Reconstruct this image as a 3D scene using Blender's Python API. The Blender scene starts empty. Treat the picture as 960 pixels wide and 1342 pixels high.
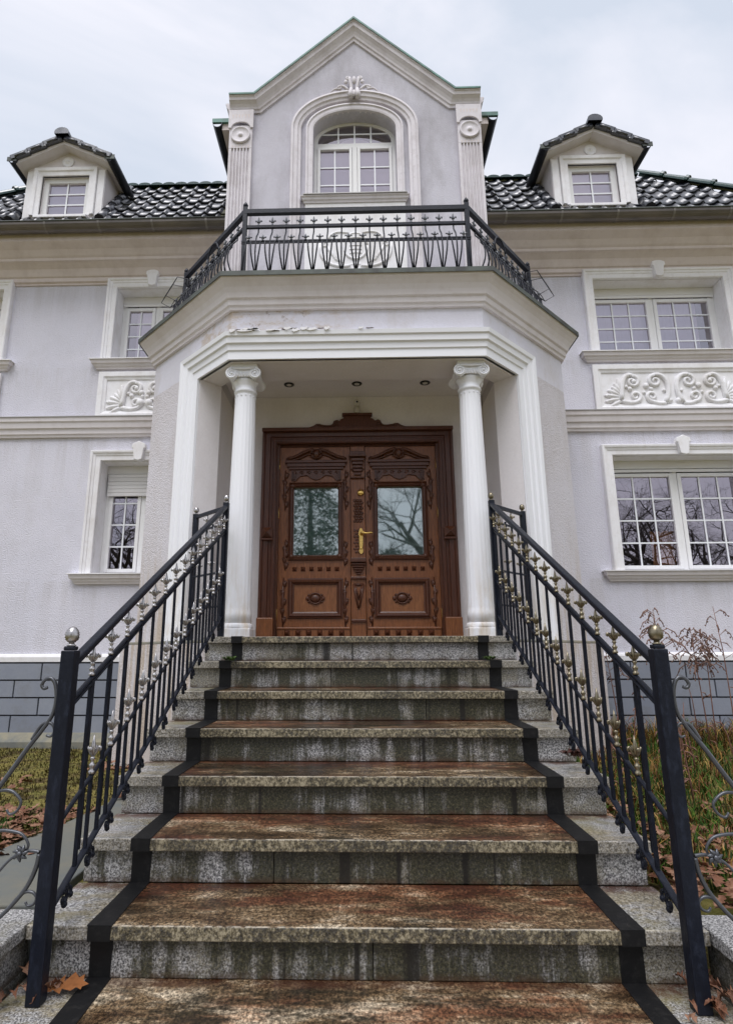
import bpy, bmesh, math, random
from mathutils import Vector, Matrix
from mathutils.geometry import tessellate_polygon
V = Vector
PI = math.pi
rnd = random.Random(7)
C = bpy.context.scene.collection
S = bpy.context.scene

# ------------------------------------------------------------------ camera, sky, sun, exposure
cam_d = bpy.data.cameras.new('camera')
cam = bpy.data.objects.new('camera', cam_d)
C.objects.link(cam)
cam_d.sensor_fit = 'AUTO'
cam_d.sensor_width = 36.0
cam_d.lens = 777.57 / 1342 * 36.0
cam_d.shift_x = 31.75 / 1342
cam_d.clip_start = 0.05
cam_d.clip_end = 3000
ra = V((0.9996489, 0.02636573, -0.0026309))
up = V((0.00862963, -0.2300861, 0.97313201))
fw = V((-0.025052, 0.97281305, 0.23023284))
m = Matrix((ra, up, -fw)).transposed().to_4x4()
m.translation = V((-0.008, 0.0, 1.076))
cam.matrix_world = m
S.camera = cam

SUN_EL, SUN_AZ = math.radians(64), math.radians(197)      # azimuth clockwise from +Y: behind the camera, a bit left
W = bpy.data.worlds.new('World')
S.world = W
W.use_nodes = True
wt = W.node_tree
wt.nodes.clear()
wo = wt.nodes.new('ShaderNodeOutputWorld')
sky = wt.nodes.new('ShaderNodeTexSky')
sky.sky_type = 'NISHITA'
sky.sun_disc = False
sky.sun_elevation = SUN_EL
sky.sun_rotation = SUN_AZ
b1 = wt.nodes.new('ShaderNodeBackground')
b1.inputs[1].default_value = 0.10
wt.links.new(sky.outputs[0], b1.inputs[0])
tc = wt.nodes.new('ShaderNodeTexCoord')
mp = wt.nodes.new('ShaderNodeMapping')
mp.inputs['Scale'].default_value = (1.0, 1.0, 2.0)
mp.inputs['Location'].default_value = (0.35, 0.2, 0.1)
wt.links.new(tc.outputs['Generated'], mp.inputs[0])
nz = wt.nodes.new('ShaderNodeTexNoise')
nz.inputs['Scale'].default_value = 1.7
nz.inputs['Detail'].default_value = 7
nz.inputs['Roughness'].default_value = 0.52
nz.inputs['Distortion'].default_value = 0.5
wt.links.new(mp.outputs[0], nz.inputs[0])
rp = wt.nodes.new('ShaderNodeValToRGB')
rp.color_ramp.elements[0].position = 0.39
rp.color_ramp.elements[0].color = (0.635, 0.69, 0.785, 1)
rp.color_ramp.elements[1].position = 0.57
rp.color_ramp.elements[1].color = (0.895, 0.89, 0.955, 1)
wt.links.new(nz.outputs['Fac'], rp.inputs[0])
b2 = wt.nodes.new('ShaderNodeBackground')
b2.inputs[1].default_value = 0.66
wt.links.new(rp.outputs[0], b2.inputs[0])
mxs = wt.nodes.new('ShaderNodeMixShader')
mxs.inputs[0].default_value = 0.9
wt.links.new(b1.outputs[0], mxs.inputs[1])
wt.links.new(b2.outputs[0], mxs.inputs[2])
wt.links.new(mxs.outputs[0], wo.inputs[0])

sl = bpy.data.lights.new('sun', 'SUN')
sl.energy = 1.5
sl.angle = math.radians(38)
sl.color = (1.0, 0.98, 1.0)
so = bpy.data.objects.new('sun', sl)
C.objects.link(so)
sd = V((math.sin(SUN_AZ) * math.cos(SUN_EL), math.cos(SUN_AZ) * math.cos(SUN_EL), math.sin(SUN_EL)))
so.rotation_euler = sd.to_track_quat('Z', 'Y').to_euler()
so.location = sd * 40

S.view_settings.view_transform = 'Standard'
S.view_settings.look = 'None'
S.view_settings.exposure = 0.80
S.view_settings.gamma = 1.0
S.render.engine = 'CYCLES'
S.cycles.max_bounces = 8
S.cycles.transparent_max_bounces = 16

# ------------------------------------------------------------------ materials
class NT:
    def __init__(s, name):
        s.m = bpy.data.materials.new(name)
        s.m.use_nodes = True
        s.t = s.m.node_tree
        s.b = s.t.nodes['Principled BSDF']
        s.out = s.t.nodes['Material Output']
        g = s.t.nodes.new('ShaderNodeNewGeometry')
        s.pos = g.outputs['Position']
        s.nor = g.outputs['Normal']
    def n(s, kind, **kw):
        x = s.t.nodes.new(kind)
        for k, v in kw.items():
            setattr(x, k, v)
        return x
    def lk(s, a, b):
        if hasattr(a, 'links') or hasattr(a, 'is_linked'):
            s.t.links.new(a, b)
        else:
            b.default_value = a
    def scaled(s, sc, loc=(0, 0, 0)):
        x = s.n('ShaderNodeMapping')
        x.inputs['Scale'].default_value = sc
        x.inputs['Location'].default_value = loc
        s.lk(s.pos, x.inputs[0])
        return x.outputs[0]
    def noise(s, scale, detail=4, rough=0.55, vec=None, dist=0.0):
        x = s.n('ShaderNodeTexNoise')
        x.inputs['Scale'].default_value = scale
        x.inputs['Detail'].default_value = detail
        x.inputs['Roughness'].default_value = rough
        x.inputs['Distortion'].default_value = dist
        s.lk(vec if vec is not None else s.pos, x.inputs['Vector'])
        return x.outputs['Fac']
    def ramp(s, f, *stops):
        x = s.n('ShaderNodeValToRGB')
        e = x.color_ramp.elements
        while len(e) < len(stops):
            e.new(0.5)
        for i, (p, c) in enumerate(stops):
            e[i].position = p
            if not isinstance(c, tuple):
                c = (c, c, c)
            e[i].color = (*c, 1)
        s.lk(f, x.inputs[0])
        return x.outputs[0]
    def mix(s, f, a, b, mode='MIX'):
        x = s.n('ShaderNodeMix', data_type='RGBA', blend_type=mode)
        s.lk(f, x.inputs[0])
        for v, i in ((a, 6), (b, 7)):
            if isinstance(v, tuple):
                x.inputs[i].default_value = (*v, 1)
            else:
                s.lk(v, x.inputs[i])
        return x.outputs[2]
    def math(s, op, a, b=0.0, clamp=False):
        x = s.n('ShaderNodeMath', operation=op, use_clamp=clamp)
        s.lk(a, x.inputs[0])
        s.lk(b, x.inputs[1])
        return x.outputs[0]
    def xyz(s):
        x = s.n('ShaderNodeSeparateXYZ')
        s.lk(s.pos, x.inputs[0])
        return x.outputs
    def smooth(s, v, a, b):
        x = s.n('ShaderNodeMapRange', interpolation_type='SMOOTHSTEP')
        s.lk(v, x.inputs[0])
        x.inputs[1].default_value = a
        x.inputs[2].default_value = b
        return x.outputs[0]
    def rand(s):
        return s.n('ShaderNodeObjectInfo').outputs['Random']
    def fin(s, col, rough=0.6, metal=0.0, spec=0.5, bump=None, bs=0.3, bd=0.01):
        if isinstance(col, tuple):
            s.b.inputs['Base Color'].default_value = (*col, 1)
        else:
            s.lk(col, s.b.inputs['Base Color'])
        s.lk(rough, s.b.inputs['Roughness'])
        s.b.inputs['Metallic'].default_value = metal
        s.b.inputs['Specular IOR Level'].default_value = spec
        if bump is not None:
            x = s.n('ShaderNodeBump')
            x.inputs['Strength'].default_value = bs
            x.inputs['Distance'].default_value = bd
            s.lk(bump, x.inputs['Height'])
            s.lk(x.outputs[0], s.b.inputs['Normal'])
        return s.m


def mk_stucco(name, c1, c2, stain, scale, bs, stain_amt=0.5, bd=0.008, lo=0.5, hi=0.72, streaks=None):
    t = NT(name)
    a = t.noise(1.3, 6, 0.65)
    col = t.mix(t.ramp(a, (0.35, 0.0), (0.65, 1.0)), c1, c2)
    st = t.ramp(t.noise(2.2, 8, 0.7, t.scaled((1, 1, 0.45), (3, 1, 2))), (lo, 0.0), (hi, 1.0))
    col = t.mix(t.math('MULTIPLY', st, stain_amt), col, stain)
    if streaks:
        x = t.xyz()
        sv = t.smooth(t.noise(1.0, 7, 0.72, t.scaled((7.0, 7.0, 0.35), (2, 2, 5))), 0.44, 0.62)
        bands = None
        for z0, z1 in streaks:
            b_ = t.math('MULTIPLY', t.smooth(x[2], z0, z1), t.math('LESS_THAN', x[2], z1 + 0.02))
            bands = b_ if bands is None else t.math('MAXIMUM', bands, b_)
        bands = t.math('MAXIMUM', bands, t.math('MULTIPLY', t.smooth(x[2], 1.75, 1.06), 0.8))
        col = t.mix(t.math('MULTIPLY', t.math('MULTIPLY', sv, bands), 0.26), col, (0.43, 0.40, 0.38))
        col = t.mix(t.math('MULTIPLY', t.smooth(t.noise(0.9, 8, 0.75, t.scaled((1, 1, 1), (5, 5, 5))), 0.5, 0.66), 0.2), col, (0.50, 0.49, 0.51))
    fine = t.ramp(t.noise(scale * 0.6, 2, 0.5), (0.3, 0.0), (0.7, 1.0))
    col = t.mix(t.math('MULTIPLY', fine, 0.10), col, tuple(0.55 * v for v in c1))
    return t.fin(col, 0.85, spec=0.25, bump=t.noise(scale, 3, 0.6), bs=bs, bd=bd)


M = {}
M['stucco'] = mk_stucco('wing_stucco', (0.68, 0.675, 0.75), (0.725, 0.715, 0.785), (0.58, 0.56, 0.58), 70, 1.0, 0.45, 0.011, streaks=((2.7, 3.53), (4.9, 5.56), (3.9, 4.42), (1.2, 1.83)))
M['pier'] = mk_stucco('pier_stucco', (0.70, 0.68, 0.72), (0.66, 0.63, 0.65), (0.50, 0.455, 0.42), 70, 1.0, 0.6, 0.012, 0.45, 0.7)
_b = M['pier'].node_tree.nodes['Principled BSDF']
_src = _b.inputs['Base Color'].links[0].from_socket
class _G(NT):
    def __init__(s, m):
        s.m = m; s.t = m.node_tree; s.b = m.node_tree.nodes['Principled BSDF']
        g = s.t.nodes.new('ShaderNodeNewGeometry'); s.pos = g.outputs['Position']; s.nor = g.outputs['Normal']
_f = _G(M['pier'])
_x = _f.xyz()
_m = _f.math('MULTIPLY', _f.smooth(_x[2], 2.3, 1.1), _f.smooth(_f.noise(1.0, 6, 0.7, _f.scaled((9, 9, 0.9))), 0.42, 0.60))
_m2 = _f.math('MULTIPLY', _f.smooth(_x[2], 1.2, 0.5), 0.5)
_c = _f.mix(_f.math('MULTIPLY', _f.math('MAXIMUM', _m, _m2), 0.75), _src, (0.47, 0.37, 0.26))
M['pier'].node_tree.links.new(_c, _b.inputs['Base Color'])
M['tower'] = mk_stucco('tower_stucco', (0.545, 0.53, 0.585), (0.61, 0.60, 0.655), (0.37, 0.355, 0.375), 60, 0.5, 0.75, 0.008, 0.44, 0.68)
M['frieze'] = mk_stucco('frieze_stucco', (0.72, 0.715, 0.79), (0.68, 0.67, 0.73), (0.53, 0.48, 0.43), 55, 0.25, 0.6, 0.006, 0.5, 0.7)
_t = M['frieze'].node_tree
_b = _t.nodes['Principled BSDF']
_src = _b.inputs['Base Color'].links[0].from_socket
_w = NT('tmp')
bpy.data.materials.remove(_w.m)
class _F(NT):
    def __init__(s, m):
        s.m = m; s.t = m.node_tree; s.b = _b
        g = s.t.nodes.new('ShaderNodeNewGeometry'); s.pos = g.outputs['Position']; s.nor = g.outputs['Normal']
_f = _F(M['frieze'])
_x = _f.xyz()
_m = _f.math('MULTIPLY', _f.smooth(_x[0], 0.25, -0.55), _f.smooth(_f.noise(5.5, 8, 0.75, _f.scaled((0.6, 1, 1.2))), 0.44, 0.62))
_m = _f.math('MULTIPLY', _m, _f.smooth(_x[1], 5.2, 4.8))
_c = _f.mix(_f.math('MULTIPLY', _m, 0.8), _src, (0.50, 0.40, 0.29))
_d = _f.math('MULTIPLY', _f.math('MULTIPLY', _f.smooth(_x[0], 0.1, -0.5), _f.smooth(_x[1], 5.2, 4.8)), _f.smooth(_f.noise(16, 8, 0.78), 0.58, 0.66))
_c = _f.mix(_f.math('MULTIPLY', _d, 0.7), _c, (0.24, 0.18, 0.13))
_t.links.new(_c, _b.inputs['Base Color'])
M['porch'] = mk_stucco('porch_plaster', (0.87, 0.84, 0.845), (0.83, 0.795, 0.80), (0.66, 0.62, 0.60), 90, 0.1, 0.4, 0.004)


def mk_trim(name, c, dirt, amt, rough=0.6):
    t = NT(name)
    s1 = t.ramp(t.noise(3.5, 8, 0.7, t.scaled((1, 1, 0.6))), (0.47, 0.0), (0.72, 1.0))
    s2 = t.ramp(t.noise(14, 6, 0.7), (0.52, 0.0), (0.75, 1.0))
    f = t.math('MAXIMUM', t.math('MULTIPLY', s1, amt), t.math('MULTIPLY', s2, amt * 0.7))
    return t.fin(t.mix(f, c, dirt), rough, spec=0.3, bump=t.noise(60, 3, 0.6), bs=0.12, bd=0.004)


M['trim'] = mk_trim('cream_trim', (0.84, 0.835, 0.85), (0.56, 0.52, 0.47), 0.55)
M['old_trim'] = mk_trim('weathered_trim', (0.69, 0.66, 0.685), (0.43, 0.39, 0.385), 0.75)
M['eave'] = mk_trim('eave_plaster', (0.69, 0.62, 0.60), (0.53, 0.455, 0.425), 0.7)
M['cornice'] = mk_trim('cornice_paint', (0.72, 0.685, 0.695), (0.54, 0.485, 0.465), 0.55)
M['window'] = mk_trim('white_window_paint', (0.80, 0.80, 0.795), (0.68, 0.67, 0.64), 0.25, 0.35)
M['muntin'] = NT('glazing_bar_white').fin((0.80, 0.82, 0.84), 0.4)
M['column'] = None
t = NT('column_paint')
zz = t.xyz()
low = t.smooth(zz[2], 2.1, 1.2)
st = t.ramp(t.noise(5, 7, 0.7, t.scaled((2.4, 2.4, 0.5))), (0.40, 0.0), (0.72, 1.0))
M['column'] = t.fin(t.mix(t.math('MULTIPLY', low, st), (0.85, 0.86, 0.89), (0.60, 0.50, 0.36)), 0.5, bump=t.noise(50, 3), bs=0.06, bd=0.004)
M['shutter'] = NT('shutter_slat_white').fin((0.70, 0.69, 0.68), 0.45)
M['zinc'] = NT('zinc_cover').fin((0.38, 0.37, 0.36), 0.5, 0.3)
M['seam'] = NT('gutter_seam').fin((0.20, 0.185, 0.17), 0.5, 0.3)
t = NT('copper_green')
M['copper'] = t.fin(t.mix(t.ramp(t.noise(9, 5), (0.4, 0.0), (0.65, 1.0)), (0.10, 0.24, 0.20), (0.06, 0.12, 0.10)), 0.55)
t = NT('dark_green_edge')
M['edge'] = t.fin(t.mix(t.ramp(t.noise(7, 5), (0.4, 0.0), (0.65, 1.0)), (0.07, 0.085, 0.07), (0.03, 0.032, 0.028)), 0.5)
t = NT('gutter_metal')
M['gutter'] = t.fin(t.mix(t.ramp(t.noise(5, 5, 0.6, t.scaled((0.6, 2, 2))), (0.35, 0.0), (0.65, 1.0)), (0.165, 0.145, 0.13), (0.11, 0.10, 0.092)), 0.42, 0.35)
M['dark_metal'] = NT('dark_downpipe').fin((0.030, 0.033, 0.042), 0.35, 0.4)
t = NT('glazed_tile')
M['tile'] = t.fin(t.mix(t.rand(), (0.006, 0.009, 0.015), (0.014, 0.017, 0.028)), t.ramp(t.noise(7, 4), (0.35, 0.22), (0.65, 0.42)), spec=1.0, bump=t.noise(30, 2), bs=0.04, bd=0.006)
M['tile'].node_tree.nodes['Principled BSDF'].inputs['IOR'].default_value = 1.55
M['tile'].node_tree.nodes['Principled BSDF'].inputs['Coat Weight'].default_value = 0.35
M['tile'].node_tree.nodes['Principled BSDF'].inputs['Coat IOR'].default_value = 1.5
M['tile'].node_tree.nodes['Principled BSDF'].inputs['Coat Roughness'].default_value = 0.24
t = NT('mossy_tile')
M['moss_tile'] = t.fin(t.mix(t.ramp(t.noise(14, 4), (0.4, 0.0), (0.6, 1.0)), (0.03, 0.03, 0.02), (0.10, 0.10, 0.03)), 0.6)
t = NT('ridge_tile_green')
M['ridge'] = t.fin(t.mix(t.rand(), (0.012, 0.040, 0.034), (0.020, 0.055, 0.046)), 0.16, spec=0.8)

t = NT('black_railing_paint')
f = t.ramp(t.noise(30, 5, 0.7, t.scaled((2, 2, 0.7))), (0.50, 0.0), (0.70, 1.0))
M['iron'] = t.fin(t.mix(t.math('MULTIPLY', f, 0.45), (0.005, 0.007, 0.014), (0.024, 0.031, 0.052)), t.ramp(f, (0, 0.40), (1, 0.6)), 0.0, 0.28, bump=t.noise(55, 4, 0.6), bs=0.3, bd=0.004)
M['silver'] = NT('silver_finial_metal').fin((0.46, 0.445, 0.44), 0.30, 1.0)
M['brass'] = NT('tarnished_finial_metal').fin((0.27, 0.235, 0.165), 0.32, 1.0)
M['old_iron'] = NT('worn_grey_iron').fin((0.10, 0.105, 0.115), 0.35, 0.6)
M['wire'] = NT('thin_black_wire').fin((0.03, 0.03, 0.035), 0.5, 0.3)
M['gold'] = NT('polished_brass').fin((0.78, 0.52, 0.16), 0.22, 1.0)
M['lamp_black'] = NT('black_lens').fin((0.008, 0.008, 0.008), 0.15)
M['lamp_white'] = NT('ivory_plastic').fin((0.66, 0.63, 0.57), 0.4)


def mk_wood(name, c1, c2, c3):
    t = NT(name)
    g1 = t.noise(12, 6, 0.65, t.scaled((7, 3, 0.55)), 0.8)
    g2 = t.noise(60, 3, 0.6, t.scaled((5, 2, 0.25)))
    col = t.mix(t.ramp(g1, (0.35, 0.0), (0.65, 1.0)), c1, c2)
    col = t.mix(t.math('MULTIPLY', t.ramp(g2, (0.5, 0.0), (0.66, 1.0)), 0.55), col, c3)
    return t.fin(col, 0.31, spec=0.45, bump=g2, bs=0.3, bd=0.003)


M['wood'] = mk_wood('door_oak', (0.165, 0.056, 0.020), (0.285, 0.108, 0.038), (0.045, 0.014, 0.006))
M['panel_wood'] = mk_wood('door_panel_oak', (0.20, 0.072, 0.027), (0.32, 0.130, 0.048), (0.060, 0.020, 0.008))
M['dark_wood'] = mk_wood('carved_dark_oak', (0.070, 0.022, 0.011), (0.115, 0.038, 0.016), (0.022, 0.008, 0.004))
M['frame_wood'] = mk_wood('door_casing_oak', (0.060, 0.018, 0.009), (0.105, 0.033, 0.014), (0.022, 0.008, 0.004))


def mk_glass(name, refl, tint, trans=(0.75, 0.72, 0.78), rough_=0.0):
    t = NT(name)
    gl = t.n('ShaderNodeBsdfGlossy')
    gl.inputs['Color'].default_value = (*tint, 1)
    gl.inputs['Roughness'].default_value = rough_
    bmp = t.n('ShaderNodeBump')
    bmp.inputs['Strength'].default_value = 0.05
    bmp.inputs['Distance'].default_value = 0.006
    t.lk(t.noise(3.5, 1), bmp.inputs['Height'])
    t.lk(bmp.outputs[0], gl.inputs['Normal'])
    tr = t.n('ShaderNodeBsdfTransparent')
    tr.inputs['Color'].default_value = (*trans, 1)
    mx = t.n('ShaderNodeMixShader')
    fr = t.n('ShaderNodeFresnel')
    fr.inputs['IOR'].default_value = 1.5
    t.lk(t.math('ADD', fr.outputs[0], refl, True), mx.inputs[0])
    t.lk(tr.outputs[0], mx.inputs[1])
    t.lk(gl.outputs[0], mx.inputs[2])
    t.lk(mx.outputs[0], t.out.inputs[0])
    return t.m


M['pane'] = mk_glass('window_glass', 0.27, (0.92, 0.86, 0.97))
M['pane_up'] = mk_glass('upper_window_glass', 0.28, (0.95, 0.90, 0.97))
M['pane_door'] = mk_glass('door_glass', 0.36, (0.84, 0.93, 0.93), (0.70, 0.80, 0.78), 0.025)
M['milky'] = NT('added_milky_backing').fin((0.36, 0.45, 0.44), 0.8)  # milky look of the door glass, put into an added backing
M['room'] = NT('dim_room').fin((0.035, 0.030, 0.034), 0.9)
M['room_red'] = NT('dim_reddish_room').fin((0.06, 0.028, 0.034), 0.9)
M['curtain'] = NT('pale_blind').fin((0.80, 0.74, 0.82), 0.9)
M['crack'] = NT('bare_dark_plaster').fin((0.085, 0.060, 0.045), 0.9)
M['ochre'] = NT('ochre_patch_colour').fin((0.62, 0.30, 0.09), 0.9)


def granite_base(t):
    a = t.noise(150, 3, 0.65)
    b = t.noise(85, 2, 0.6, t.scaled((1, 1, 1), (5, 3, 2)))
    g = t.ramp(a, (0.38, (0.035, 0.035, 0.036)), (0.46, (0.23, 0.225, 0.22)), (0.55, (0.41, 0.405, 0.395)), (0.65, (0.68, 0.67, 0.65)))
    d = t.ramp(b, (0.34, 0.0), (0.42, 1.0))
    return t.mix(d, (0.10, 0.10, 0.105), g), a


def mk_tread():
    t = NT('stained_tread_granite')
    g, sp = granite_base(t)
    x = t.xyz()
    nx = t.n('ShaderNodeSeparateXYZ')
    t.lk(t.nor, nx.inputs[0])
    front = t.smooth(nx.outputs[1], -0.3, -0.7)
    ax = t.math('ABSOLUTE', x[0])
    edge_n = t.noise(14, 5, 0.7)
    cen = t.smooth(t.math('ADD', ax, t.math('MULTIPLY', t.math('SUBTRACT', edge_n, 0.5), 0.10)), 0.93, 0.86)
    idx = t.math('FLOOR', t.math('DIVIDE', t.math('ADD', x[2], 0.05), 0.17))
    ph = t.math('ADD', t.math('SUBTRACT', t.math('DIVIDE', t.math('SUBTRACT', x[1], 2.2715), 0.3578), idx), 1.0)
    spk = t.noise(82, 5, 0.85, t.scaled((1.0, 0.7, 1)))
    big = t.noise(2.6, 11, 0.74, t.scaled((0.7, 1.7, 1)))
    hue = t.noise(1.9, 8, 0.70, t.scaled((0.8, 2.2, 1), (5, 3, 1)))
    drk = t.noise(2.4, 9, 0.74, t.scaled((0.8, 2.0, 1), (1, 8, 4)))
    lift = t.math('MULTIPLY', t.smooth(x[2], 0.1, 0.02), 0.05)
    v = t.math('ADD', big, lift)
    brown = t.ramp(v, (0.38, (0.014, 0.008, 0.004)), (0.48, (0.055, 0.032, 0.016)), (0.56, (0.145, 0.098, 0.054)), (0.65, (0.40, 0.33, 0.235)))
    rusty = t.ramp(v, (0.38, (0.014, 0.005, 0.003)), (0.48, (0.055, 0.019, 0.009)), (0.57, (0.125, 0.055, 0.026)), (0.67, (0.30, 0.19, 0.115)))
    back = t.math('MULTIPLY', t.math('MULTIPLY', t.smooth(ph, 0.40, 1.0), 0.11), t.smooth(x[2], 0.02, 0.1))
    col = t.mix(t.smooth(t.math('ADD', hue, back), 0.49, 0.62), brown, rusty)
    upper = t.math('MULTIPLY', t.smooth(x[2], 0.25, 0.8), 0.05)
    col = t.mix(t.math('MULTIPLY', t.smooth(t.math('ADD', drk, upper), 0.53, 0.64), 0.85), col, (0.016, 0.013, 0.007))
    grain = t.ramp(spk, (0.40, 0.22), (0.50, 0.90), (0.585, 2.3))
    col = t.mix(0.95, col, t.mix(1.0, col, grain, 'MULTIPLY'))
    n2, n3 = hue, drk
    s3 = t.ramp(spk, (0.40, (0.05, 0.038, 0.016)), (0.50, (0.20, 0.16, 0.08)), (0.61, (0.48, 0.42, 0.30)))
    # flanks stay cleaner, with yellow-green and rust creeping in from the riser
    fl = t.mix(t.math('MULTIPLY', t.smooth(n3, 0.42, 0.56), 0.75), g, s3)
    fl = t.mix(t.math('MULTIPLY', t.smooth(t.noise(3.4, 7, 0.7, t.scaled((1, 1, 1), (2, 2, 7))), 0.47, 0.60), 0.55), fl, (0.17, 0.145, 0.045))
    rim = t.math('MULTIPLY', t.math('MULTIPLY', t.smooth(ph, 0.80, 0.98), t.smooth(edge_n, 0.40, 0.56)), t.smooth(x[2], 1.0, 0.6))
    fl = t.mix(t.math('MULTIPLY', rim, 0.75), fl, (0.085, 0.032, 0.016))
    col = t.mix(cen, fl, col)
    red = t.math('MULTIPLY', t.math('MULTIPLY', t.smooth(ph, 0.90, 1.02), t.smooth(t.noise(3, 6, 0.7), 0.40, 0.55)), t.smooth(x[2], 1.0, 0.6))
    col = t.mix(t.math('MULTIPLY', red, 0.6), col, (0.055, 0.016, 0.008))
    # nosing: mottled cream and black face, worn pale arris
    mot = t.noise(1.0, 5, 0.75, t.scaled((75, 20, 60)))
    dk = t.noise(1.0, 4, 0.6, t.scaled((3.2, 1, 1), (3, 0, 0)))
    lipc = t.ramp(t.math('ADD', t.math('MULTIPLY', mot, 0.72), t.math('MULTIPLY', dk, 0.28)), (0.44, (0.010, 0.008, 0.004)), (0.505, (0.10, 0.08, 0.04)), (0.59, (0.37, 0.32, 0.21)))
    lipf = t.mix(t.math('MULTIPLY', cen, 0.85), t.mix(0.45, g, s3), lipc)
    col = t.mix(front, col, lipf)
    arris = t.math('MULTIPLY', t.smooth(ph, 0.035, 0.012), t.smooth(t.noise(26, 5, 0.75), 0.40, 0.56))
    arris = t.math('MULTIPLY', arris, t.math('SUBTRACT', 1.0, front))
    col = t.mix(t.math('MULTIPLY', arris, 0.7), col, (0.58, 0.53, 0.43))
    return t.fin(col, t.ramp(n2, (0.42, 0.20), (0.64, 0.48)), spec=0.55, bump=t.noise(110, 4, 0.75), bs=0.4, bd=0.004)


def mk_riser():
    t = NT('streaked_riser_granite')
    g, sp = granite_base(t)
    x = t.xyz()
    ax = t.math('ABSOLUTE', x[0])
    cen = t.smooth(ax, 0.98, 0.80)
    s1 = t.noise(1.0, 9, 0.74, t.scaled((4.0, 1.2, 0.8)))
    s2 = t.noise(1.0, 5, 0.72, t.scaled((22, 1.4, 1.4), (2, 0, 1)))
    bl = t.noise(1.7, 10, 0.74, t.scaled((1, 1, 1.6), (1, 5, 2)))
    ph = t.math('FRACT', t.math('DIVIDE', x[2], 0.17))
    v = t.math('ADD', t.math('ADD', t.math('MULTIPLY', s1, 0.46), t.math('MULTIPLY', s2, 0.26)), t.math('MULTIPLY', bl, 0.34))
    v = t.math('ADD', v, t.math('MULTIPLY', t.smooth(ph, 0.30, 0.78), 0.030))
    v = t.math('ADD', v, t.math('MULTIPLY', t.math('SUBTRACT', t.rand(), 0.5), 0.05))
    v = t.math('ADD', v, t.math('MULTIPLY', t.smooth(x[2], 1.15, 0.85), 0.045))
    v = t.math('ADD', v, t.math('MULTIPLY', t.math('SUBTRACT', cen, 1.0), 0.10))
    cov = t.smooth(v, 0.522, 0.605)
    fine = t.noise(95, 4, 0.82)
    sc = t.ramp(fine, (0.40, (0.010, 0.009, 0.005)), (0.53, (0.034, 0.034, 0.014)), (0.64, (0.13, 0.115, 0.066)))
    yel = t.math('MULTIPLY', t.smooth(t.noise(2.7, 8, 0.72, t.scaled((1, 1, 1.3), (9, 2, 1))), 0.44, 0.58), 0.55)
    base = t.mix(yel, g, t.ramp(fine, (0.40, (0.035, 0.028, 0.011)), (0.61, (0.26, 0.225, 0.12))))
    col = t.mix(t.math('MULTIPLY', cov, 0.93), base, sc)
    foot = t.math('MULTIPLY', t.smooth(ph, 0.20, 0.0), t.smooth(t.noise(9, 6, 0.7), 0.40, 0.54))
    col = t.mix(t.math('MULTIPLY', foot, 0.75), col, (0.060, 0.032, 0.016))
    drip = t.math('MULTIPLY', t.smooth(t.noise(1.0, 3, 0.6, t.scaled((9, 1, 0.12), (4, 0, 3))), 0.60, 0.66), t.math('MULTIPLY', cen, 0.9))
    col = t.mix(drip, col, (0.010, 0.009, 0.007))
    return t.fin(col, t.ramp(s1, (0.35, 0.6), (0.65, 0.36)), spec=0.45, bump=t.noise(120, 4, 0.75), bs=0.35, bd=0.004)


M['tread'] = mk_tread()
M['riser'] = mk_riser()
t = NT('plain_granite')
g, sp = granite_base(t)
g = t.mix(t.math('MULTIPLY', t.smooth(t.noise(4, 7, 0.7), 0.48, 0.62), 0.5), g, (0.16, 0.145, 0.09))
M['granite'] = t.fin(g, 0.6, bump=t.noise(120, 4, 0.7), bs=0.3, bd=0.004)
t = NT('worn_black_strip')
f = t.ramp(t.noise(26, 8, 0.78), (0.52, 0.0), (0.70, 1.0))
M['strip'] = t.fin(t.mix(t.math('MULTIPLY', f, 0.32), (0.0045, 0.0045, 0.005), (0.05, 0.047, 0.043)), 0.55, spec=0.35, bump=t.noise(60, 4), bs=0.3, bd=0.003)
t = NT('grey_plinth_block')
f = t.ramp(t.noise(6, 6, 0.65), (0.35, 0.0), (0.7, 1.0))
col = t.mix(f, (0.225, 0.245, 0.29), (0.275, 0.295, 0.335))
col = t.mix(t.math('MULTIPLY', t.rand(), 0.6), col, (0.165, 0.185, 0.23))
col = t.mix(t.math('MULTIPLY', t.smooth(t.noise(3.0, 8, 0.72), 0.48, 0.62), 0.45), col, (0.15, 0.155, 0.165))
M['brick'] = t.fin(col, 0.7, bump=t.noise(80, 3), bs=0.25, bd=0.004)
M['mortar'] = NT('dark_joint_mortar').fin((0.045, 0.045, 0.05), 0.9)
t = NT('weathered_concrete')
M['concrete'] = t.fin(t.mix(t.ramp(t.noise(5, 8, 0.7), (0.4, 0.0), (0.62, 1.0)), (0.145, 0.15, 0.135), (0.24, 0.22, 0.155)), 0.85, bump=t.noise(50, 5), bs=0.3, bd=0.005)
t = NT('path_concrete')
M['path'] = t.fin(t.mix(t.ramp(t.noise(4, 8, 0.7), (0.4, 0.0), (0.65, 1.0)), (0.115, 0.125, 0.118), (0.15, 0.145, 0.115)), 0.8, bump=t.noise(70, 5), bs=0.25, bd=0.004)
t = NT('mossy_soil')
n1 = t.noise(2.4, 8, 0.7)
n2 = t.noise(22, 6, 0.75)
col = t.mix(t.smooth(n1, 0.42, 0.56), (0.24, 0.20, 0.06), (0.16, 0.155, 0.045))
col = t.mix(t.smooth(n2, 0.46, 0.60), col, (0.28, 0.24, 0.08))
col = t.mix(t.math('MULTIPLY', t.smooth(t.noise(5, 6, 0.7, t.scaled((1, 1, 1), (4, 8, 1))), 0.48, 0.58), 0.8), col, (0.075, 0.050, 0.030))
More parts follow.
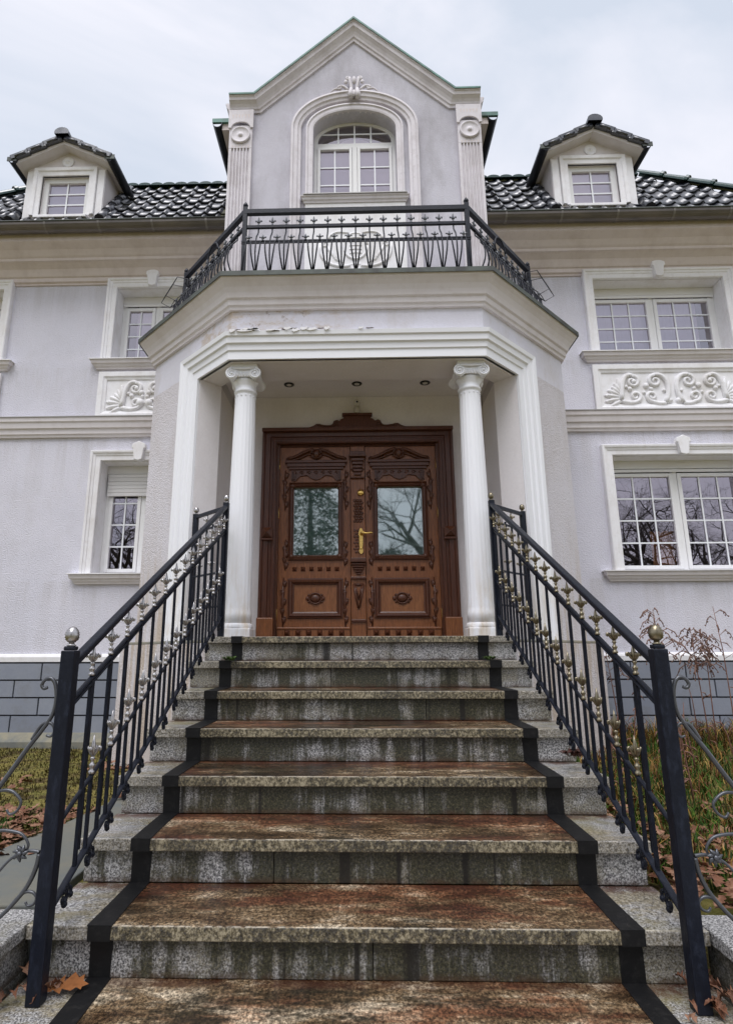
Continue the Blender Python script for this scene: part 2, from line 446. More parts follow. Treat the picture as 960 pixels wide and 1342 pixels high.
M['ground'] = t.fin(col, 0.95, spec=0.1, bump=t.noise(45, 7, 0.75), bs=0.9, bd=0.03)


def mk_leaf(name, a, b):
    t = NT(name)
    c = t.mix(t.smooth(t.noise(16, 2), 0.38, 0.62), a, b)
    c = t.mix(t.math('MULTIPLY', t.rand(), 0.4), c, tuple(0.6 * v for v in a))
    c = t.mix(t.math('MULTIPLY', t.ramp(t.noise(60, 4), (0.45, 0.0), (0.65, 1.0)), 0.4), c, tuple(0.40 * v for v in a))
    return t.fin(c, 0.65, spec=0.3)


M['leaf'] = mk_leaf('dry_oak_leaf', (0.15, 0.060, 0.030), (0.34, 0.19, 0.12))
M['big_leaf'] = mk_leaf('rust_oak_leaf', (0.33, 0.125, 0.040), (0.36, 0.14, 0.045))
M['leaf_dark'] = mk_leaf('dark_dead_leaf', (0.12, 0.055, 0.032), (0.22, 0.11, 0.07))
t = NT('grass_blade')
rr = t.n('ShaderNodeVertexColor')
rr.layer_name = 'tint'
M['grass'] = t.fin(rr.outputs[0], 0.7, spec=0.2)
M['weed'] = mk_leaf('dry_weed', (0.17, 0.080, 0.058), (0.23, 0.125, 0.090))
M['weed_plume'] = mk_leaf('dry_weed_plume', (0.20, 0.115, 0.09), (0.26, 0.165, 0.13))
M['fern'] = mk_leaf('small_green_plant', (0.07, 0.13, 0.025), (0.10, 0.17, 0.04))
M['red_tuft'] = mk_leaf('dry_red_tuft', (0.12, 0.045, 0.035), (0.16, 0.07, 0.05))
t = NT('bark')
M['bark'] = t.fin(t.mix(t.noise(20, 5), (0.035, 0.030, 0.027), (0.075, 0.065, 0.055)), 0.9)
M['needles'] = mk_leaf('evergreen_leaves', (0.028, 0.050, 0.022), (0.05, 0.075, 0.03))

# ------------------------------------------------------------------ helpers
def world_loc(o):
    p = V((0, 0, 0))
    while o is not None:
        p += o.location
        o = o.parent
    return p


class MB:
    def __init__(s):
        s.b = bmesh.new()

    def face(s, pts, smooth=False):
        try:
            f = s.b.faces.new([s.b.verts.new(V(p)) for p in pts])
            f.smooth = smooth
        except ValueError:
            pass

    def box(s, x0, x1, y0, y1, z0, z1):
        v = [s.b.verts.new((x, y, z)) for z in (z0, z1) for y in (y0, y1) for x in (x0, x1)]
        for f in ((0, 2, 3, 1), (4, 5, 7, 6), (0, 1, 5, 4), (2, 6, 7, 3), (0, 4, 6, 2), (1, 3, 7, 5)):
            s.b.faces.new([v[i] for i in f])
        return s

    def prism(s, poly, z0, z1):
        a = [s.b.verts.new((p[0], p[1], z0)) for p in poly]
        b = [s.b.verts.new((p[0], p[1], z1)) for p in poly]
        n = len(poly)
        for i in range(n):
            s.b.faces.new((a[i], a[(i + 1) % n], b[(i + 1) % n], b[i]))
        for tri in tessellate_polygon([[V((p[0], p[1], 0)) for p in poly]]):
            s.b.faces.new([a[i] for i in reversed(tri)])
            s.b.faces.new([b[i] for i in tri])
        return s

    def plate(s, outer, holes, y0, y1):
        """wall in the XZ plane with holes, front at y0, back at y1"""
        loops = [outer] + list(holes)
        flat = [p for l in loops for p in l]
        fr = [s.b.verts.new((p[0], y0, p[1])) for p in flat]
        bk = [s.b.verts.new((p[0], y1, p[1])) for p in flat]
        for tri in tessellate_polygon([[V((p[0], p[1], 0)) for p in l] for l in loops]):
            s.b.faces.new([fr[i] for i in tri])
            s.b.faces.new([bk[i] for i in reversed(tri)])
        k = 0
        for l in loops:
            n = len(l)
            for i in range(n):
                s.b.faces.new((fr[k + i], fr[k + (i + 1) % n], bk[k + (i + 1) % n], bk[k + i]))
            k += n
        return s

    def tube(s, pts, r, n=6, cap=True, square=False, smooth=True):
        pts = [V(p) for p in pts]
        N = len(pts)
        rs = r if isinstance(r, (list, tuple)) else [r] * N
        rings = []
        ref = None
        for i, p in enumerate(pts):
            d = (pts[min(i + 1, N - 1)] - pts[max(i - 1, 0)])
            if d.length < 1e-9:
                d = V((0, 0, 1))
            d.normalize()
            if ref is None:
                ref = V((0, 1, 0)) if abs(d.y) < 0.9 else V((1, 0, 0))
            a = (ref - d * ref.dot(d))
            if a.length < 1e-5:
                a = d.orthogonal()
            a.normalize()
            b = d.cross(a)
            ref = a
            off = PI / 4 if square else 0
            rings.append([s.b.verts.new(p + (a * math.cos(off + 2 * PI * k / n) + b * math.sin(off + 2 * PI * k / n)) * rs[i]) for k in range(n)])
        for i in range(N - 1):
            for k in range(n):
                f = s.b.faces.new((rings[i][k], rings[i][(k + 1) % n], rings[i + 1][(k + 1) % n], rings[i + 1][k]))
                f.smooth = smooth and not square
        if cap:
            s.b.faces.new(list(reversed(rings[0])))
            s.b.faces.new(rings[-1])
        return s

    def lathe(s, prof, c=(0, 0, 0), n=16, smooth=True, mod=None, axis='z'):
        c = V(c)
        rings = []
        for (r, z) in prof:
            ring = []
            for k in range(n):
                a = 2 * PI * k / n
                rr = max(r, 1e-4) * (mod(a, z) if mod else 1.0)
                if axis == 'z':
                    q = V((rr * math.cos(a), rr * math.sin(a), z))
                else:
                    q = V((rr * math.cos(a), -z, rr * math.sin(a)))
                ring.append(s.b.verts.new(c + q))
            rings.append(ring)
        for i in range(len(rings) - 1):
            for k in range(n):
                f = s.b.faces.new((rings[i][k], rings[i][(k + 1) % n], rings[i + 1][(k + 1) % n], rings[i + 1][k]))
                f.smooth = smooth
        s.b.faces.new(list(reversed(rings[0])))
        s.b.faces.new(rings[-1])
        return s

    def sweep(s, path, frames, prof, closed=False):
        """path: points; frames: (u, n) per segment; prof: closed polygon of (u, v)"""
        P = [V(p) for p in path]
        n = len(P)
        segs = n if closed else n - 1
        fr = [(V(a).normalized(), V(b).normalized()) for a, b in frames]
        D = [(P[(i + 1) % n] - P[i]).normalized() for i in range(segs)]
        rings = []
        for i in range(n):
            if closed:
                i0, i1 = (i - 1) % n, i
            else:
                i0, i1 = max(i - 1, 0), min(i, segs - 1)
            pl = (D[i0] + D[i1]).normalized()
            ring = []
            for (u, v) in prof:
                off = fr[i1][0] * u + fr[i1][1] * v
                tt = -off.dot(pl) / D[i1].dot(pl)
                ring.append(s.b.verts.new(P[i] + off + D[i1] * tt))
            rings.append(ring)
        k = len(prof)
        for i in range(segs):
            a, b = rings[i], rings[(i + 1) % n]
            for j in range(k):
                s.b.faces.new((a[j], a[(j + 1) % k], b[(j + 1) % k], b[j]))
        if not closed:
            for ring in (rings[0], rings[-1]):
                o = ring[0].co.copy()
                e1 = None
                pts = [q.co for q in ring]
                dd = D[0] if ring is rings[0] else D[-1]
                a = dd.orthogonal().normalized()
                b = dd.cross(a)
                for tri in tessellate_polygon([[V(((q - o).dot(a), (q - o).dot(b), 0)) for q in pts]]):
                    try:
                        s.b.faces.new([ring[i] for i in tri])
                    except ValueError:
                        pass
        return s

    def ball(s, c, r, sc=(1, 1, 1), u=10, v=6):
        mm = Matrix.Translation(V(c)) @ Matrix.Diagonal((*sc, 1))
        res = bmesh.ops.create_uvsphere(s.b, u_segments=u, v_segments=v, radius=r, matrix=mm)
        for vv in res['verts']:
            for f in vv.link_faces:
                f.smooth = True
        return s

    def build(s, name, mat, parent=None, bevel=0, seg=2, recalc=True):
        if recalc:
            bmesh.ops.recalc_face_normals(s.b, faces=s.b.faces[:])
        vs = s.b.verts
        lo = V((min(v.co.x for v in vs), min(v.co.y for v in vs), min(v.co.z for v in vs)))
        hi = V((max(v.co.x for v in vs), max(v.co.y for v in vs), max(v.co.z for v in vs)))
        c = V(((lo.x + hi.x) / 2, (lo.y + hi.y) / 2, lo.z))
        bmesh.ops.translate(s.b, verts=s.b.verts[:], vec=-c)
        me = bpy.data.meshes.new(name)
        s.b.to_mesh(me)
        s.b.free()
        me.materials.append(mat if not isinstance(mat, str) else M[mat])
        o = bpy.data.objects.new(name, me)
        C.objects.link(o)
        if parent is not None:
            o.parent = parent
            o.location = c - world_loc(parent)
        else:
            o.location = c
        if bevel:
            b = o.modifiers.new('bevel', 'BEVEL')
            b.width = bevel
            b.segments = seg
            b.limit_method = 'ANGLE'
            b.angle_limit = 0.6
        return o


def raw(mb, name, mat):
    """a mesh about its own origin, for pieces that share it"""
    bmesh.ops.recalc_face_normals(mb.b, faces=mb.b.faces[:])
    me = bpy.data.meshes.new(name)
    mb.b.to_mesh(me)
    mb.b.free()
    me.materials.append(M[mat])
    return me


def inst(name, me, parent, loc, rot=None, scale=None):
    o = bpy.data.objects.new(name, me)
    C.objects.link(o)
    if parent is not None:
        o.parent = parent
        o.location = V(loc) - world_loc(parent)
    else:
        o.location = V(loc)
    if rot is not None:
        o.rotation_euler = rot
    if scale is not None:
        o.scale = scale
    return o


def tag(o, label=None, cat=None, group=None, kind=None):
    if label: o['label'] = label
    if cat: o['category'] = cat
    if group: o['group'] = group
    if kind: o['kind'] = kind
    return o


def thing(name, label, cat, loc=(0, 0, 0), group=None):
    o = bpy.data.objects.new(name, None)
    o.empty_display_size = 0.2
    C.objects.link(o)
    o.location = V(loc)
    return tag(o, label, cat, group)


def spiral(cx, cz, r0, r1, a0, turns, n=18):
    """from radius r0 at angle a0 winding to r1; turns may be negative"""
    out = []
    for i in range(n + 1):
        q = i / n
        r = r0 + (r1 - r0) * q
        a = a0 + turns * 2 * PI * q
        out.append((cx + r * math.cos(a), cz + r * math.sin(a)))
    return out


def bez(p0, p1, p2, p3, n=10):
    out = []
    for i in range(n + 1):
        q = i / n
        a, b, c, d = (1 - q) ** 3, 3 * q * (1 - q) ** 2, 3 * q * q * (1 - q), q ** 3
        out.append(tuple(a * w + b * x + c * y + d * z for w, x, y, z in zip(p0, p1, p2, p3)))
    return out


def xz(pts, y):
    return [V((p[0], y, p[1])) for p in pts]

# ------------------------------------------------------------------ ground and paths
def ground_h(x, y):
    if abs(x) < 1.45 and y < 2.6:
        return -0.25
    if x > 1.5 and y > 2.6:
        return 0.13 + 0.10 * min(1, (y - 2.6) / 2.5)
    return 0.13


xs = [-2000, -300, -60, -20, -9] + [-6 + 0.4 * i for i in range(11)] + [-1.46, -1.44, 0, 1.44, 1.46] + [2 + 0.4 * i for i in range(11)] + [9, 20, 60, 300, 2000]
ys = [-2000, -300, -60, -25, -12, -6, -3, 0, 1.5, 2.58, 2.62] + [3 + 0.35 * i for i in range(12)] + [9, 14, 30, 80, 300, 2000]
g = MB()
gv = [[g.b.verts.new((x, y, ground_h(x, y) + (rnd.uniform(-.012, .012) if abs(x) > 1.5 and abs(x) < 9 else 0))) for y in ys] for x in xs]
for i in range(len(xs) - 1):
    for j in range(len(ys) - 1):
        f = g.b.faces.new((gv[i][j], gv[i + 1][j], gv[i + 1][j + 1], gv[i][j + 1]))
        f.smooth = True
tag(g.build('ground', 'ground'), kind='structure')

g = MB()
g.prism([(-1.20, 2.45), (-1.20, 4.62), (-1.52, 4.62), (-1.62, 3.6), (-1.85, 2.45)], -0.1, 0.165)
tag(g.build('path', 'path', bevel=.006), kind='structure')

# ------------------------------------------------------------------ the villa
villa = thing('villa', 'pale lilac and cream stucco villa with pillared porch, balcony, gable and dark tiled roof', 'house', (0, 6.5, 0.13))

YW = 6.5        # wing wall front
RW = (3.66, .78)
LW = (-2.51, .45)


def rect(x0, x1, z0, z1):
    return [(x0, z0), (x1, z0), (x1, z1), (x0, z1)]


holes_r = [rect(2.88, 4.44, 4.52, 5.50), rect(2.88, 4.44, 1.93, 3.24), rect(5.3, 6.2, 4.52, 5.50)]
holes_l = [rect(-2.96, -2.06, 4.52, 5.50), rect(-2.96, -2.06, 1.93, 3.24), rect(-5.29, -4.39, 4.52, 5.50)]
MB().plate(rect(1.3, 7.0, 1.06, 5.95), holes_r[:2], YW, YW + .32).build('wing_wall', 'stucco', villa)
MB().plate(rect(-7.0, -1.3, 1.06, 5.95), holes_l, YW, YW + .32).build('wing_wall', 'stucco', villa)
MB().box(-7.0, -6.7, YW + .33, 12, .0, 5.95).build('end_wall', 'stucco', villa)
MB().box(6.7, 7.0, YW + .33, 12, .0, 5.95).build('end_wall', 'stucco', villa)

# plinth: mortar bed, white band, grey blocks, foot ledge
for sgn in (-1, 1):
    x0, x1 = sorted((sgn * 1.9, sgn * 7.0))
    pl = MB().box(x0, x1, YW - .012, YW + .3, -.1, .985).build('plinth', 'mortar', villa)
    bd = MB()
    bd.sweep([(x0, YW, .985), (x1, YW, .985)], [((0, 0, 1), (0, -1, 0))], [(0, -.1), (0, .035), (.05, .04), (.072, .03), (.082, 0), (.082, -.1)])
    bd.build('plinth_band', 'trim', villa)
    bw, bh, jt = .56, .178, .016
    me = raw(MB().box(-bw / 2 + jt / 2, bw / 2 - jt / 2, -.03, .02, jt / 2, bh - jt / 2), 'plinth_block', 'brick')
    me2 = {}
    for c in range(5):
        z = .975 - bh * (c + 1)
        off = (.28 if c % 2 else 0) + .03
        k = -1
        while True:
            k += 1
            xc = 1.95 + off + bw * k
            if xc > 6.6: break
            inst('plinth_block', me, pl, (sgn * xc, YW - .012, z), (rnd.uniform(-.004, .004), 0, rnd.uniform(-.004, .004)))
    if sgn < 0:
        led = MB().sweep([(x0, YW, .13), (x1, YW, .13)], [((0, 0, 1), (0, -1, 0))], [(-.1, -.05), (-.1, .14), (.06, .14), (.14, .06), (.15, -.05)])
        led.build('foot_ledge', 'concrete', villa)

# string course between the storeys
BAND = [(0, -.05), (0, .03), (.025, .035), (.035, .05), (.09, .055), (.10, .075), (.16, .085), (.175, .10), (.222, .105), (.222, -.05)]
for sgn in (-1, 1):
    x0, x1 = sorted((sgn * 2.082, sgn * 6.95))
    MB().sweep([(x0, YW, 3.535), (x1, YW, 3.535)], [((0, 0, 1), (0, -1, 0))], BAND).build('string_course', 'cornice', villa)
    MB().box(x0, x1, YW - .115, YW, 3.7585, 3.768).build('zinc_cover', 'zinc', villa)

# eaves moulding and gutter
EAVE = [(0, -.05), (0, .02), (.02, .022), (.03, .05), (.075, .055), (.085, .075), (.10, .085), (.16, .12), (.20, .19), (.205, .22), (.235, .225), (.25, .25), (.30, .30), (.33, .37), (.345, .40), (.52, .405), (.52, -.05)]
seam_me = None
for sgn in (-1, 1):
    x0, x1 = sorted((sgn * 1.502, sgn * 6.95))
    MB().sweep([(x0, YW, 5.56), (x1, YW, 5.56)], [((0, 0, 1), (0, -1, 0))], EAVE).build('eaves_moulding', 'eave', villa)
    gp = []
    for k in range(9):
        a = PI + PI * k / 8
        gp.append((.085 * math.sin(a), .085 * math.cos(a)))
    for k in range(8, -1, -1):
        a = PI + PI * k / 8
        gp.append((.078 * math.sin(a), .078 * math.cos(a)))
    gu = MB()
    gu.sweep([(x0, 6.02, 6.045), (x1, 6.02, 6.045)], [((0, 0, 1), (0, -1, 0))], gp)
    go = gu.build('gutter', 'gutter', villa)
    rim = MB().tube([(x0, 5.935, 6.05), (x1, 5.935, 6.05)], .011, 6).build('gutter_rim', 'edge', go)
    k = 0
    while True:
        xc = sgn * (1.75 + .64 * k)
        if abs(xc) > 6.8: break
        sm = MB()
        sm.sweep([(xc - .012, 6.02, 6.045), (xc + .012, 6.02, 6.045)], [((0, 0, 1), (0, -1, 0))], [(p[0] * 1.05, p[1] * 1.05) for p in gp])
        sm.build('gutter_bracket', 'seam', go)
        k += 1

# ------------------------------------------------------------------ windows
TRIM = [(0, -.02), (0, .035), (.006, .042), (.055, .042), (.06, .05), (.085, .055), (.09, .066), (.112, .070), (.12, .06), (.12, -.02)]


def surround(x0, x1, z0, z1, y, mat='trim', prof=TRIM):
    """three-sided moulded frame around an opening, open at the sill"""
    s = MB()
    s.sweep([(x0, y, z0), (x0, y, z1), (x1, y, z1), (x1, y, z0)],
            [((-1, 0, 0), (0, -1, 0)), ((0, 0, 1), (0, -1, 0)), ((1, 0, 0), (0, -1, 0))], prof)
    return s.build('window_surround', mat, villa)


def keystone(x, z, y, parent, w=.075):
    k = MB()
    pts = [(-w * .62, -.085), (-w * .85, .045), (-w * 1.08, .05), (-w * 1.0, .10), (-w * .5, .115), (0, .135), (w * .5, .115), (w * 1.0, .10), (w * 1.08, .05), (w * .85, .045), (w * .62, -.085), (0, -.1)]
    k.plate([(x + a, z + b) for a, b in pts], [], y - .105, y - .03)
    k.build('keystone', 'trim', parent, bevel=.008)


def sill(x0, x1, z, y):
    s = MB()
    pr = [(-.10, -.02), (-.10, .03), (-.085, .035), (-.07, .05), (-.05, .055), (-.04, .075), (0, .085), (0, -.02)]
    s.sweep([(x0, y + .02, z), (x0, y, z), (x1, y, z), (x1, y + .02, z)], [((0, 0, 1), (-1, 0, 0)), ((0, 0, 1), (0, -1, 0)), ((0, 0, 1), (1, 0, 0))], pr)
    o = s.build('window_sill', 'cornice', villa)
    c = MB().box(x0 - .10, x1 + .10, y - .10, y + .19, z + .003, z + .014)
    c.build('sill_cover', 'trim', o)
    return o


def casement(x0, x1, z0, zt, cols, rows, y, glass, curtain=None, room='room', shutter=None, zg=None, label=None):
    """two-leaf white casement filling x0..x1, z0..zt with a casing box on top"""
    fr = MB()
    xm = (x0 + x1) / 2
    f = .045
    fr.box(x0, x1, y - .012, y + .05, zt - .10, zt)                  # roller shutter casing
    fr.box(x0, x0 + f, y, y + .05, z0, zt - .101)
    fr.box(x1 - f, x1, y, y + .05, z0, zt - .101)
    fr.box(x0 + f, x1 - f, y + .002, y + .05, z0, z0 + .035)
    fr.box(xm - .024, xm + .024, y - .004, y + .05, z0 + .036, zt - .101)
    w = fr.build('window', 'window', villa, bevel=.004)
    if label: w['label'] = label
    lin = MB()
    lin.box(x0, x0 + .004, YW + .002, y - .001, z0, zt)
    lin.box(x1 - .004, x1, YW + .002, y - .001, z0, zt)
    lin.box(x0 + .0045, x1 - .0045, YW + .002, y - .013, zt - .004, zt)
    lin.build('reveal_lining', 'trim', w)
    bar = MB().box(x0 + .02, x1 - .02, y - .03, y - .013, zt - .145, zt - .112)
    bar.build('shutter_end_bar', 'window', w, bevel=.003)
    ztop = zt - .145
    for (a, b) in ((x0 + f + .004, xm - .026), (xm + .026, x1 - f - .004)):
        za, zb = z0 + .04, ztop - .01
        s = .042
        sash = MB()
        sash.box(a, a + s, y - .014, y + .035, za, zb)
        sash.box(b - s, b, y - .014, y + .035, za, zb)
        sash.box(a + s, b - s, y - .0125, y + .035, za, za + s)
        sash.box(a + s, b - s, y - .0125, y + .035, zb - s, zb)
        sash.build('sash', 'window', w, bevel=.004)
        ga, gb, gc, gd = a + s, b - s, za + s, zb - s
        bars = MB()
        for i in range(1, cols):
            xx = ga + (gb - ga) * i / cols
            bars.box(xx - .008, xx + .008, y + .004, y + .012, gc, gd)
        for j in range(1, rows):
            zz_ = gc + (gd - gc) * j / rows
            bars.box(ga, gb, y + .0055, y + .0135, zz_ - .008, zz_ + .008)
        bars.build('glazing_bars', 'muntin', w)
        for i in range(cols):
            for j in range(rows):
                xa, xb = ga + (gb - ga) * i / cols, ga + (gb - ga) * (i + 1) / cols
                zc, zd = gc + (gd - gc) * j / rows, gc + (gd - gc) * (j + 1) / rows
                p = MB()
                tx, tz = rnd.uniform(-.0012, .0012), rnd.uniform(-.0012, .0012)
                p.face([(xa, y + .016 + tx, zc), (xb, y + .016 - tx, zc), (xb, y + .016 - tx + tz, zd), (xa, y + .016 + tx + tz, zd)])
                p.build('pane', glass, w, recalc=False)
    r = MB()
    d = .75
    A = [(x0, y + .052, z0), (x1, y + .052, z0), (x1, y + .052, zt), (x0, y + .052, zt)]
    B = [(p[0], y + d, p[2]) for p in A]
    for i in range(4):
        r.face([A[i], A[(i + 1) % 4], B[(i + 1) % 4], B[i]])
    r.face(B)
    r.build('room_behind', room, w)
    if curtain:
        cu = MB()
        xa, xb = curtain
        n = max(6, int((xb - xa) / .03))
        for i in range(n):
            q0, q1 = xa + (xb - xa) * i / n, xa + (xb - xa) * (i + 1) / n
            w0, w1 = .006 * math.sin(q0 * 70), .006 * math.sin(q1 * 70)
            cu.face([(q0, y + .11 + w0, z0), (q1, y + .11 + w1, z0), (q1, y + .11 + w1, zt), (q0, y + .11 + w0, zt)], True)
        cu.build('blind', 'curtain', w)
    if shutter:
        sh = MB()
        z = zt - .112
        while z > shutter:
            z2 = max(z - .045, shutter)
            sh.box(x0 + .03, x1 - .03, y - .045 , y - .031, z2 + .004, z)
            sh.box(x0 + .03, x1 - .03, y - .040 , y - .034, z2, z2 + .0035)
            z = z2
        sh.build('roller_shutter', 'shutter', w, bevel=.003)
    return w


def relief(xc, hw, z0, z1, y):
    """moulded panel under an upper window with scrolling acanthus"""
    pn = MB().box(xc - hw - .10, xc + hw + .10, y - .018, y + .02, z0 - .045, z1 + .07).build('relief_panel', 'trim', villa)
    b = MB()
    b.sweep([(xc - hw, y - .018, z0), (xc + hw, y - .018, z0), (xc + hw, y - .018, z1), (xc - hw, y - .018, z1)],
            [((0, 0, -1), (0, -1, 0)), ((1, 0, 0), (0, -1, 0)), ((0, 0, 1), (0, -1, 0)), ((-1, 0, 0), (0, -1, 0))],
            [(0, -.01), (0, .012), (.03, .020), (.04, .032), (.10, .032), (.10, -.01)], closed=True)
    b.build('panel_border', 'trim', pn, bevel=.004)
    zc = (z0 + z1) / 2
    yy = y - .026
    k = (z1 - z0) / .40
    big = hw > .6
    units = []
    for sg in (-1, 1):
        s = MB()
        def T(pts, r, e=.4):
            n = len(pts)
            s.tube(xz([(xc + sg * p[0], zc + p[1] * k) for p in pts], yy), [r * 1.25 * (1 - (1 - e) * i / (n - 1)) for i in range(n)], 7)
        x1_ = hw - .29
        # outer heart: from fan foot over the top into a scroll; a lower scroll
        T(bez((x1_ + .09, -.15), (x1_ + .07, .06), (x1_ + .04, .20), (x1_ - .06, .165), 9) + spiral(x1_ - .06, .085, .078, .018, PI / 2, 1.3 , 16), .026)
        T(bez((x1_ + .09, -.16), (x1_ + .02, -.19), (x1_ - .04, -.19), (x1_ - .07, -.175), 6) + spiral(x1_ - .075, -.105, .068, .016, -PI / 2, -1.3, 16), .024)
        if big:
            T(bez((.10, -.19), (-.0, -.02), (.05, .20), (.19, .17), 9) + spiral(.19, .09, .08, .018, PI / 2, -1.3, 16), .026)
            T(bez((.10, -.19), (.16, -.21), (.21, -.19), (.24, -.172), 6) + spiral(.245, -.105, .068, .016, -PI / 2, 1.3, 16), .024)
            for (bx, bz, br) in ((.30, .03, .034), (.245, -.01, .022), (.33, -.055, .02), (.10, -.03, .02), (.05, -.16, .035)):
                s.ball((xc + sg * bx, yy, zc + bz * k), br, (1, .8, 1), 10, 6)
        else:
            for (bx, bz, br) in ((.045, .03, .034), (.03, -.02, .024), (.05, -.10, .05)):
                s.ball((xc + sg * bx, yy, zc + bz * k), br, (1, .8, 1), 10, 6)
        for (bx, bz, br) in ((-.075, .085, .030), (-.02, -.01, .028), (.02, .02, .02)):
            s.ball((xc + sg * (x1_ + bx), yy, zc + bz * k), br, (1, .9, 1), 10, 6)
        for q in range(7):                                     # acanthus fan
            a = math.radians(-28 + 19 * q)
            L = .175 + .03 * math.sin(q * 1.1)
            bx, bz = x1_ + .07 + .008 * q * .4, -.14 + .012 * q
            tip = (bx + L * math.cos(a), bz + L * math.sin(a) * 1.05)
            T(bez((bx, bz), (bx + .5 * L * math.cos(a - .25), bz + .5 * L * math.sin(a - .25)), (bx + .85 * L * math.cos(a - .1), bz + .85 * L * math.sin(a - .1)), tip, 7), .012, 1.0)
            s.tube(xz([(xc + sg * (bx + (tip[0] - bx) * e), zc + (bz + (tip[1] - bz) * e) * k) for e in (.1, .35, .6, .85, 1.03)], yy), [.010, .021, .026, .018, .004], 7)
        s.build('acanthus_scroll', 'trim', pn)
    return pn


for (xc, hw, cols, sgn) in ((RW[0], RW[1], 3, 1), (LW[0], LW[1], 2, -1)):
    a, b = xc - hw, xc + hw
    up_ = surround(a, b, 4.52, 5.50, YW)
    keystone(xc, 5.58, YW, up_)
    sill(a - .14, b + .14, 4.50, YW)
    cx = (a, b - .18) if sgn > 0 else (a + .16, b)
    casement(a, b, 4.52, 5.50, cols, 4, YW + .19, 'pane_up', cx)
    relief(xc, hw + .02, 3.86, 4.255, YW)
    lo_ = surround(a, b, 1.93, 3.24, YW)
    keystone(xc, 3.32, YW, lo_)
    sill(a - .14, b + .14, 1.915, YW)
    w = casement(a, b, 1.93, 3.24, cols, 4, YW + .19, 'pane', None, 'room', 2.86 if sgn < 0 else None)
    if sgn > 0:
        c = MB()  # ochre patch put behind the left leaf's lower panes
        for i in range(8):
            q0, q1 = a + .46 + .04 * i, a + .46 + .04 * (i + 1)
            c.face([(q0, YW + .27 + .02 * math.sin(i), 1.94), (q1, YW + .27 + .02 * math.sin(i + 1), 1.94), (q1, YW + .27 + .02 * math.sin(i + 1), 2.42), (q0, YW + .27 + .02 * math.sin(i), 2.42 - .02 * (i % 2))], True)
        c.build('ochre_patch', 'ochre', w)
sf = surround(-5.29, -4.39, 4.52, 5.50, YW)
keystone(-4.84, 5.58, YW, sf)
sill(-5.43, -4.25, 4.50, YW)
casement(-5.29, -4.39, 4.52, 5.50, 2, 4, YW + .19, 'pane_up', (-5.13, -4.39))
relief(-4.84, .47, 3.86, 4.255, YW)

# ------------------------------------------------------------------ porch: platform, piers, beam, columns, cornice
ZL = 1.19
PL = [(-1.16, 4.47), (1.16, 4.47), (2.17, 5.48), (2.17, 6.49), (-2.17, 6.49), (-2.17, 5.48)]
pf = MB().prism(PL, 0.0, 1.145).build('porch_platform', 'pier', villa)
ip = [(-1.12, 4.50), (1.12, 4.50), (2.145, 5.50), (2.145, 6.48), (-2.145, 6.48), (-2.145, 5.50)]
MB().prism(ip, 1.1455, 1.17).build('platform_ledge', 'concrete', pf, bevel=.008)
for sgn in (-1, 1):
    P = [(1.43, 4.95), (2.08, 5.60), (2.08, 6.499), (1.27, 6.499), (1.27, 5.11)]
    P = [(sgn * p[0], p[1]) for p in P]
    MB().prism(P if sgn > 0 else P[::-1], 1.1705, 3.62).build('porch_pier', 'pier', villa)
    # smooth plaster lining of the pier's inner return and side wall
    L = [(1.4275, 4.9505), (1.2695, 5.1085), (1.2695, 5.64), (1.2655, 5.64), (1.2655, 5.107), (1.4245, 4.9475)]
    L = [(sgn * p[0], p[1]) for p in L]
    MB().prism(L if sgn > 0 else L[::-1], 1.1705, 3.499).build('plaster_lining', 'porch', villa)
MB().plate(rect(-1.265, 1.265, 1.0, 3.619), [rect(-.797, .797, 1.05, 3.102)], 5.64, 5.9).build('door_wall', 'porch', villa)
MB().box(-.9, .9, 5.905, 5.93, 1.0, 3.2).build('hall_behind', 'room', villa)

# beam ring over the columns, closed by the balcony slab
OUT = [(2.08, 6.49), (2.08, 5.60), (1.08, 4.60), (-1.08, 4.60), (-2.08, 5.60), (-2.08, 6.49)]
INN = [(-1.272, 6.49), (-1.272, 5.11), (-1.16, 5.0), (1.16, 5.0), (1.272, 5.11), (1.272, 6.49)]
for (pa, name) in ((OUT + INN, 'porch_beam'),):
    MB().prism(pa[::-1], 3.6205, 4.235).build('frieze', 'frieze', villa)
    # part of the ring over the openings only (the piers carry the rest)
    low = [(-1.43, 4.95), (-1.08, 4.60), (1.08, 4.60), (1.43, 4.95), (1.272, 5.108), (1.16, 5.0), (-1.16, 5.0), (-1.272, 5.108)]
    MB().prism(low, 3.50, 3.62).build('beam', 'porch', villa)
ceil_poly = [(-1.27, 5.113), (-1.159, 5.002), (1.159, 5.002), (1.27, 5.113), (1.27, 5.9), (-1.27, 5.9)]
MB().prism(ceil_poly, 3.6205, 3.70).build('porch_ceiling', 'porch', villa)
slab = [(-2.075, 6.48), (-2.075, 5.602), (-1.078, 4.605), (1.078, 4.605), (2.075, 5.602), (2.075, 6.48)]
MB().prism(slab, 4.18, 4.232).build('balcony_floor', 'concrete', villa)

